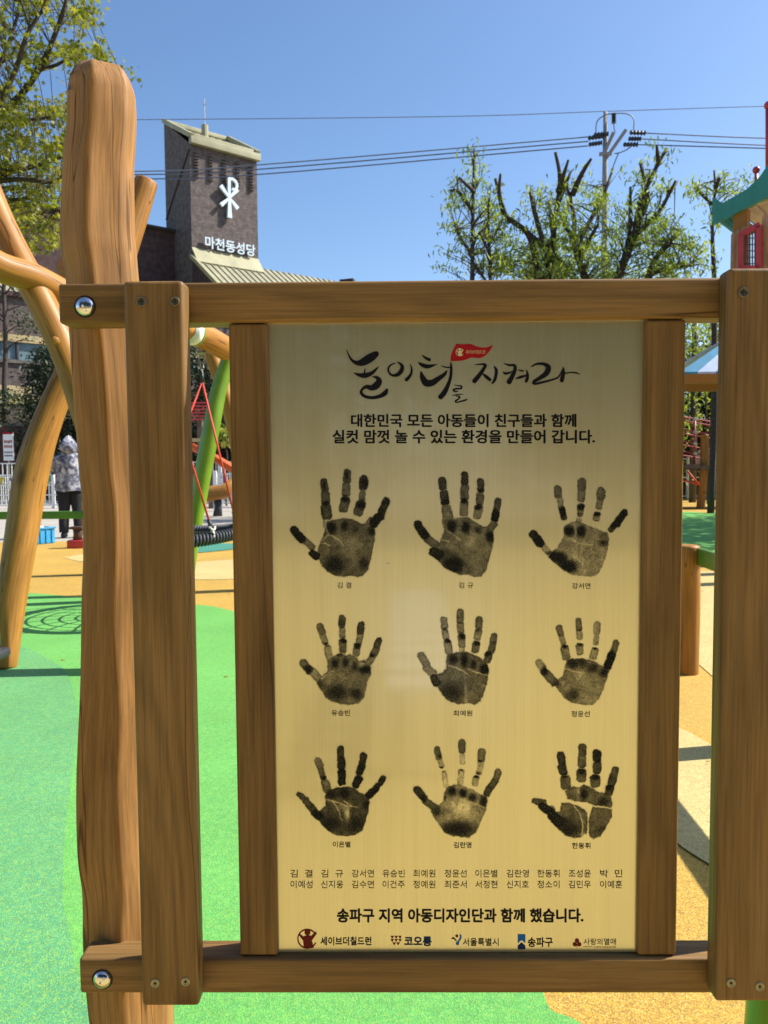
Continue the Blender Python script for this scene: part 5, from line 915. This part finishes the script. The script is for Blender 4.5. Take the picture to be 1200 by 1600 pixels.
bushy('full leafed round tree filling the middle of the pruned group', at(890, 400, 24).x, 24, 7.9, 6.0, 51, 'fresh', 230, 45, .2, .6, 'long', 'leafy_tree', 'full leafed trees behind the pruned ones')
bushy('broad leafy tree low on the right of the pruned group', at(1010, 400, 25).x, 25, 7.5, 5.2, 52, 'fresh', 170, 42, .2, .5, 'long', 'leafy_tree', 'full leafed trees behind the pruned ones')
bushy('darker leafy tree behind the bowing bare limb', at(800, 420, 26).x, 26, 6.9, 4.6, 53, 'fresh', 130, 40, .2, .4, 'long', 'leafy_tree', 'full leafed trees behind the pruned ones')
EV = [('dense dark evergreen nearest the bare trunk, left of the sign', at(78, 560, 28).x, 28, 6.0, 2.3), ('dark evergreen behind the crossing swing legs', at(150, 560, 28.5).x, 28.5, 6.1, 2.8), ('dark evergreen seen through the left gap above the red roof', at(310, 560, 29).x, 29, 6.3, 3.4), ('dark evergreen at the right side of the left gap', at(400, 560, 28.7).x, 28.7, 6.0, 3.2),
      ('dark evergreen directly behind the left of the panel', -2.2, 29, 5.8, 3.4), ('dark evergreen directly behind the middle of the panel', 1.5, 29.2, 6.0, 3.6), ('dark evergreen directly behind the right of the panel', 5.3, 29, 5.9, 3.6), ('mottled evergreen at the left side of the right gap', 10.0, 28.6, 5.9, 3.4), ('mottled evergreen in the right gap behind the dark pole', 12.2, 27.2, 6.1, 3.0), ('mottled evergreen past the right upright board', 15.2, 28, 6.2, 3.6)]
for i, (lb, x, y, h, w_) in enumerate(EV): bushy(lb, x, y, h, w_, 60 + i, 'dark' if i < 7 else 'hedge', 150 if i < 7 else 260, 36, .18)
pT = at(8, 600, 31.6); LT = [([Vector((pT.x, 31.6, -.05)), at(7, 620, 31.6), at(9, 540, 31.6), at(6, 450, 31.6), at(10, 380, 31.6)], .13, .06)]
for a, b_, c in (((9, 500), (-14, 478), (-30, 472)), ((9, 486), (25, 480), (42, 474)), ((9, 520), (22, 512), (30, 508)), ((8, 548), (30, 532), (56, 534)), ((8, 505), (-6, 495), (-20, 498)), ((7, 455), (-8, 440), (-22, 438)), ((8, 460), (22, 444), (34, 446))): LT.append((limb([a, b_, c], 31.6), .035, .012))
CT = region([(-60, 380), (34, 400), (40, 458), (10, 462), (-60, 470)], 40, 31.2, 32.4, 77) + region([(18, 488), (44, 478), (60, 520), (30, 525)], 10, 31.3, 32, 78)
tree('bare_trunk_tree', 'thin dark tree with bare side branches at the left edge, before the brick facade', LT, CT, 20, (.22, .22, .15), LEAF['hedge'], .15, 'oval', 79)
# a bright-leaved shrub in the right gap and small bush in the left gap
def shrub(label, px, py, Y, w_, h, seed, leaf='fresh'):
    p = at(px, py, Y); r = np.random.default_rng(seed); C = [tuple(np.array(p) + r.normal(0, 1, 3) * (w_ * .3, w_ * .3, h * .3)) for _ in range(26)]
    tree('shrub', label, [([Vector((p.x, Y, -.03)), Vector((p.x + .05, Y, p.z * .6)), Vector(p)], .04, .015)], C, 12, (w_ * .12, w_ * .12, h * .1), LEAF[leaf], .14, 'oval', seed, cat='shrub')
shrub('bright yellow green shrub low in the left gap', 352, 682, 24, .9, .6, 91); shrub('bright leaved young tree under the striped canopy', 1102, 600, 22, 1.5, 2.0, 92); shrub('bright leaved bush top above the striped canopy', 1110, 532, 23, 2.0, 1.2, 93)
bushy('big broad tree to the right of the play tower', 13.2, 14.6, 9.0, 6.4, 130, 'dark', 260, 40, .24, 1.2, 'oval', 'shade_tree', 'shade trees right of the play tower'); bushy('second broad tree further back to the right of the play tower', 17.5, 17.5, 9.5, 6.5, 131, 'dark', 220, 40, .24, 1.2, 'oval', 'shade_tree', 'shade trees right of the play tower')
# behind the camera: unseen trees added to darken the reflection in the brass
BEH = [('tall unseen tree added behind the photographer, far left', -11, -11, 12), ('tall unseen tree added behind the photographer, left', -6.5, -12, 11.5), ('tall unseen tree added right behind the photographer', -1.5, -11.5, 12.5), ('tall unseen tree added behind the photographer, right', 4.0, -12, 12), ('tall unseen tree added behind the photographer, far right', 9.5, -11, 12)]
for i, (lb, x, y, h) in enumerate(BEH): bushy(lb, x, y, h, 6.6, 120 + i, 'dark', 420, 36, .32, .3, 'oval', 'added_tree', 'trees added behind the photographer for the brass reflection')

BN = empty('slatted_reflector', (.11, -1.55, 0), 'added unseen narrow white slatted bench behind the photographer', 'reflector')  # unseen, added so its slats mirror as a pale smear in the brass
for k in range(9): MB().box((0, -.92 + .23 * k, .42), (.28, .14, .03)).build('slat', M['white'], BN, bevel=.004)
for x in (-.1, .1):
    MB().box((x, 0, .385), (.05, 1.9, .04)).build('rail', M['steel'], BN)
    for y in (-.7, .7): MB().box((x, y, .185), (.05, .05, .36)).build('leg', M['steel'], BN)

# ------------------------------------------------------------------ UTILITY POLE AND WIRES
YU = 40; UP = empty('utility_pole', (at(944, 500, YU).x, YU, 0), 'grey concrete utility pole with dark insulators rising above the pruned trees', 'utility pole'); UO = Vector(UP.location)
U = lambda x, y, dy=0: at(x, y, YU + dy) - UO
mb = MB(); mb.tube([Vector((0, 0, 0)), U(945, 300), U(946, 175)], [.19, .15, .10], 12); mb.build('shaft', M['pole'], UP, smooth=True)
for a, b_ in (((944, 240), (959, 207)), ((948, 246), (978, 203)), ((936, 241), (956, 240))): mb = MB(); mb.beam(U(*a, -.1), U(*b_, -.25), .14, .16); mb.build('crossarm', M['pole'], UP)
for k, (x0, y0, x1, y1) in enumerate(((928, 211, 950, 209), (919, 216, 942, 213), (920, 226, 940, 223), (984, 207, 1008, 208), (982, 217, 1001, 217), (974, 226, 996, 226), (959, 178, 959, 192))):
    a, b_ = U(x0, y0, -.2), U(x1, y1, -.2); mb = MB(); n = 9; mb.tube([a.lerp(b_, i / n) for i in range(n + 1)], [.07 + .06 * (i % 2) for i in range(n + 1)], 10); mb.build('insulator', M['insul'], UP)
for pts in (((931, 208), (933, 190), (945, 180), (959, 177)), ((959, 177), (980, 178), (990, 186), (990, 204)), ((959, 192), (960, 202), (962, 206)), ((992, 222), (982, 232), (970, 238), (960, 240)), ((966, 240), (960, 255), (953, 275))): P, R = smooth_path([(U(*q, -.25), .03) for q in pts], 5); mb = MB(); mb.tube(P, R, 5); mb.build('jumper_cable', M['cable'], UP)
WR = [((-400, 272), (205, 268), (400, 258), (919, 214)), ((-400, 276), (205, 273), (400, 265), (919, 221)), ((-400, 284), (205, 280), (400, 273), (919, 228)), ((1008, 208), (1195, 216), (1500, 222)), ((1001, 217), (1195, 227), (1500, 236)), ((996, 226), (1195, 232), (1500, 242))]
LBL = ['uppermost of the three left power cables running to the pole', 'middle of the three left power cables running to the pole', 'lowest of the three left power cables running to the pole', 'uppermost power cable right of the utility pole', 'middle power cable right of the utility pole', 'lowest power cable right of the utility pole']
for pts, lb in zip(WR, LBL):
    P, R = smooth_path([(at(x, y, YU - .2), .032) for x, y in pts], 6); mb = MB(); mb.tube(P, R, 5); tag(mb.build('power_cable', M['cable'], None), lb, 'cable', 'cables on the utility pole')
P, R = smooth_path([(at(x, y, YU), .02) for x, y in ((-400, 190), (212, 187), (700, 182), (946, 174), (1195, 166), (1500, 158))], 6); mb = MB(); mb.tube(P, R, 5); tag(mb.build('earth_wire', M['cable'], None), 'single thin wire crossing the sky above the church tower', 'wire')

# ------------------------------------------------------------------ PLAY TOWER WITH TEAL ROOF (right edge)
YQ = 9.0; PT = empty('play_tower', (at(1190, 500, YQ).x, YQ + .6, 0), 'wooden play tower with teal upswept roof boards and red ball topped poles', 'play tower'); PT.location = (at(1113, 340, YQ).x, YQ, 0); PT.rotation_euler = (0, 0, rad(-40)); RQ = Matrix.Rotation(rad(40), 3, 'Z')
def Q(x, y, dy=0):
    c = RQ @ (CPOS - Vector(PT.location)); r = RQ @ ray(x, y); return c + r * (-c.y / r.y) + Vector((0, dy, 0))
def prism(name, poly, m, d0, d1):   # polygon in the photo's plane given real depth
    mb = MB(); n = len(poly); a = [Q(x, y, d0) for x, y in poly]; off = Vector((0, d1 - d0, 0)); mb.add(a + [p + off for p in a], [tuple(range(n - 1, -1, -1)), tuple(range(n, 2 * n))] + [(i, (i + 1) % n, n + (i + 1) % n, n + i) for i in range(n)]); return mb.build(name, m, PT)
prism('roof_fascia', [(1113, 308), (1129, 317), (1166, 296), (1187, 276), (1203, 252), (1300, 200), (1300, 262), (1200, 306), (1142, 337), (1113, 350)], M['tealp'], 0, .06)
prism('roof_fascia', [(1117, 312), (1129, 319), (1166, 298), (1187, 280), (1203, 256), (1300, 204), (1300, 240), (1200, 286), (1142, 320), (1117, 332)], M['tealp'], 1.2, 1.26)
mb = MB(); mb.beam(Q(1117, 334, .065), Q(1117, 334, 1.19), .04, .08); mb.build('eave_board', M['tealp'], PT)
for k in range(6):
    a = (1165 + 24 * k, 322 - 11 * k); mb = MB(); p, q = Q(*a, .07), Q(*a, 1.19); mb.beam(p, q, .17, .03); mb.build('soffit_board', M['cream'], PT)
for k in range(7):
    a = (1122 + 26 * k, 316 - 14 * k) ; mb = MB(); mb.beam(Q(a[0], a[1] + 6, .07), Q(a[0], a[1] + 6, 1.19), .19, .03); mb.build('roof_board', M['tealp'], PT)
for d in (.12, 1.1):
    for x in (1153, 1420):
        b0 = Q(x, 400, d); mb = MB(); mb.box((b0.x, b0.y, (Q(x, 322, d).z) / 2), (.15, .15, Q(x, 322, d).z)); mb.build('corner_post', M['log2'], PT, bevel=.02)
def paling(x, ytop, d, wpx=9):
    t = Q(x, ytop, d); bt = Q(x, 460, d); w_ = rpx(wpx, YQ); mb = MB(); n = 7; pts = [(-w_ / 2, 0), (w_ / 2, 0)] + [(w_ / 2 * math.cos(PI * i / n), (t.z - bt.z) - w_ / 2 + w_ / 2 * math.sin(PI * i / n)) for i in range(n + 1)]
    m_ = len(pts); vs = [Vector((bt.x + a, bt.y + e, bt.z + b_)) for e in (0, .04) for a, b_ in pts]; mb.add(vs, [tuple(range(m_)), tuple(range(2 * m_ - 1, m_ - 1, -1))] + [(i, m_ + i, m_ + (i + 1) % m_, (i + 1) % m_) for i in range(m_)]); mb.build('paling', M['palewood'], PT)
for i, (x, y) in enumerate(((1144, 362), (1150, 358), (1159, 352), (1169, 350), (1179, 343), (1192, 333), (1203, 328), (1214, 324), (1225, 320), (1236, 318), (1247, 316))): paling(x, y, .03 if i not in (3, 4) else 1.15, 9 if i not in (2, 3, 4) else 8)
for a, b_, c, d in (((1158, 368), (1188, 352), 0, .05), ((1158, 420), (1188, 420), 0, .05)): mb = MB(); mb.beam(Q(*a, -.02), Q(*b_, -.02), .05, .06); mb.build('window_frame', M['redp'], PT)
for x, y0 in ((1159, 366), (1187, 353)): mb = MB(); mb.beam(Q(x, y0, -.02), Q(x, 424, -.02), .05, .06); mb.build('window_frame', M['redp'], PT)
for i in range(6): x = 1164 + 4 * i; mb = MB(); mb.tube([Q(x, 366 - 2 * i, -.01), Q(x, 420, -.01)], .008, 6); mb.build('window_bar', M['plank'], PT)
for i in range(5): y = 372 + 10 * i; mb = MB(); mb.tube([Q(1160, y, .0), Q(1186, y, .0)], .006, 6); mb.build('window_bar', M['plank'], PT)
def ballpole(x, y0, y1, w_, rb, d):
    mb = MB(); mb.tube([Q(x, y0, d), Q(x, y1, d)], rpx(w_, YQ) / 2, 14); pl_ = mb.build('ball_pole', M['redp'], PT, smooth=True)
    bm = bmesh.new(); bmesh.ops.create_uvsphere(bm, u_segments=20, v_segments=12, radius=rpx(rb, YQ)); me = bpy.data.meshes.new('ball'); bm.to_mesh(me); bm.free(); me.materials.append(M['redp']); me.polygons.foreach_set('use_smooth', [True] * len(me.polygons)); o = bpy.data.objects.new('ball', me); link(o, pl_); o.location = Q(x, y0 - rb * .6, d)
ballpole(1196, 162, 270, 8, 6, .12); ballpole(1177, 264, 300, 5, 5.4, .12)
prism('deck', [(1138, 455), (1420, 455), (1420, 470), (1138, 470)], M['palewood'], 0, 1.2)

# ------------------------------------------------------------------ THINGS SEEN IN THE RIGHT GAP
mb = MB(); mb.tube([(0, 0, 0), (0, 0, 4), (0, 0, at(1088, 462, 24).z)], [.11, .10, .09], 14); o = mb.build('lamp_post', M['darkgrey'], None, smooth=True); o.location = (at(1084, 650, 24).x, 24, 0); tag(o, 'slim dark grey lamp post behind the red rope net', 'lamp post')
HU = empty('striped_canopy', (at(1150, 590, 11).x, 11, 0), 'play shelter with a blue and white striped canvas roof on wooden beams', 'shelter'); HO = Vector(HU.location); H = lambda x, y, dy=0: at(x, y, 11 + dy) - HO

ns = 12; apex = H(1200, 505, .61); el = H(1062, 581); er = Vector((apex.x * 2 - el.x, el.y, el.z))
for side in range(2):
    for i in range(ns // (1)):
        t0_, t1_ = i / ns, (i + 1) / ns
        if side == 0: a, b_ = el.lerp(er, t0_), el.lerp(er, t1_)
        else: q0 = Vector((el.x, el.y + 1.22, el.z)); q1 = Vector((er.x, er.y + 1.22, er.z)); a, b_ = q1.lerp(q0, t0_), q1.lerp(q0, t1_)
        top0, top1 = (apex + Vector(((t0_ - .5) * .5 * (1 if side == 0 else -1), 0, 0))), (apex + Vector(((t1_ - .5) * .5 * (1 if side == 0 else -1), 0, 0)))
        mb = MB(); dz = Vector((0, 0, -.03)); mb.add([a, b_, top1, top0, a + dz, b_ + dz, top1 + dz, top0 + dz], [(0, 1, 2, 3), (7, 6, 5, 4), (0, 4, 5, 1), (1, 5, 6, 2), (2, 6, 7, 3), (3, 7, 4, 0)]); mb.build('canvas_stripe', M['lavender'] if i % 2 else M['azure'], HU)
for dy in (0.02, 1.2): mb = MB(); mb.beam(Vector((el.x - .05, el.y + dy, el.z - .1)), Vector((er.x, er.y + dy, el.z - .1)), .1, .13); mb.build('beam', M['log2'], HU)
for x in (el.x + 1.75, er.x):
    for dy in (.02, 1.2): mb = MB(); mb.tube([(x, el.y + dy, 0), (x, el.y + dy, el.z - .16)], .06, 12); mb.build('post', M['log2'], HU, smooth=True)
RB = empty('rope_bridge', (at(1090, 790, 20.5).x, 20.5, 0), 'red rope net bridge on wooden posts, seen in the right gap', 'rope bridge'); BO = Vector(RB.location); B = lambda x, y, dy=0: at(x, y, 20.5 + dy) - BO
for l_, s_ in (([(1094, 799), (1099, 745), (1101, 700), (1101, 680)], 1), ([(1230, 800), (1228, 740), (1228, 680)], 2), ([(985, 800), (988, 740), (990, 680)], 3)): log('post', [(B(*q), rpx(12.5, 20.5) / 2) for q in l_], M['log2'], RB, seed=s_)
for y0 in (652, 672, 690, 706):
    for dy in (0, 1.2):
        P, R = smooth_path([(B(x, y0 + (x - 1070) * .17 + (6 if dy else 0), dy), .022) for x in (940, 1000, 1070, 1100, 1130, 1180, 1260)], 4); mb = MB(); mb.tube(P, R, 6); mb.build('net_rope', M['redp'], RB, smooth=True)
for i, x in enumerate(range(950, 1260, 26)):
    x += 6; mb = MB(); mb.tube([B(x, 652 + (x - 1070) * .17), B(x - 2, 728 + (x - 1070) * .12)], .028, 6); mb.build('net_rope', M['redp'], RB, smooth=True)
    for y0 in (652, 672, 690, 706): q = B(x, y0 + (x - 1070) * .17); MB().box(q, (.085, .085, .07)).build('rope_clamp', M['knot'], RB, bevel=.015)
for i in range(12): a = B(950 + 26 * i, 728 + (26 * i - 120) * .07, -.1); mb = MB(); mb.box(a + Vector((0, .6, 0)), (.43, 1.4, .12)); mb.build('deck_plank', M['plank'], RB)
for a, b_ in (((1074, 736), (1092, 757)), ((1066, 750), (1092, 757))): mb = MB(); mb.tube([B(*a, -.3), B(*b_, -.3)], .025, 6); mb.build('tie_rope', M['roper'], RB, smooth=True)
mb = MB(); c = B(1104, 716, 1.5); mb.tube([c, c + Vector((0, .08, 0))], rpx(16, 22), 24); mb.build('wooden_disc', M['cream'], RB)
brickwall('stone_kerb_wall', 'low dark stone wall edging the planting in the right gap', (6, 29.2), (30, 28.2), .62, .4, M['stone'])
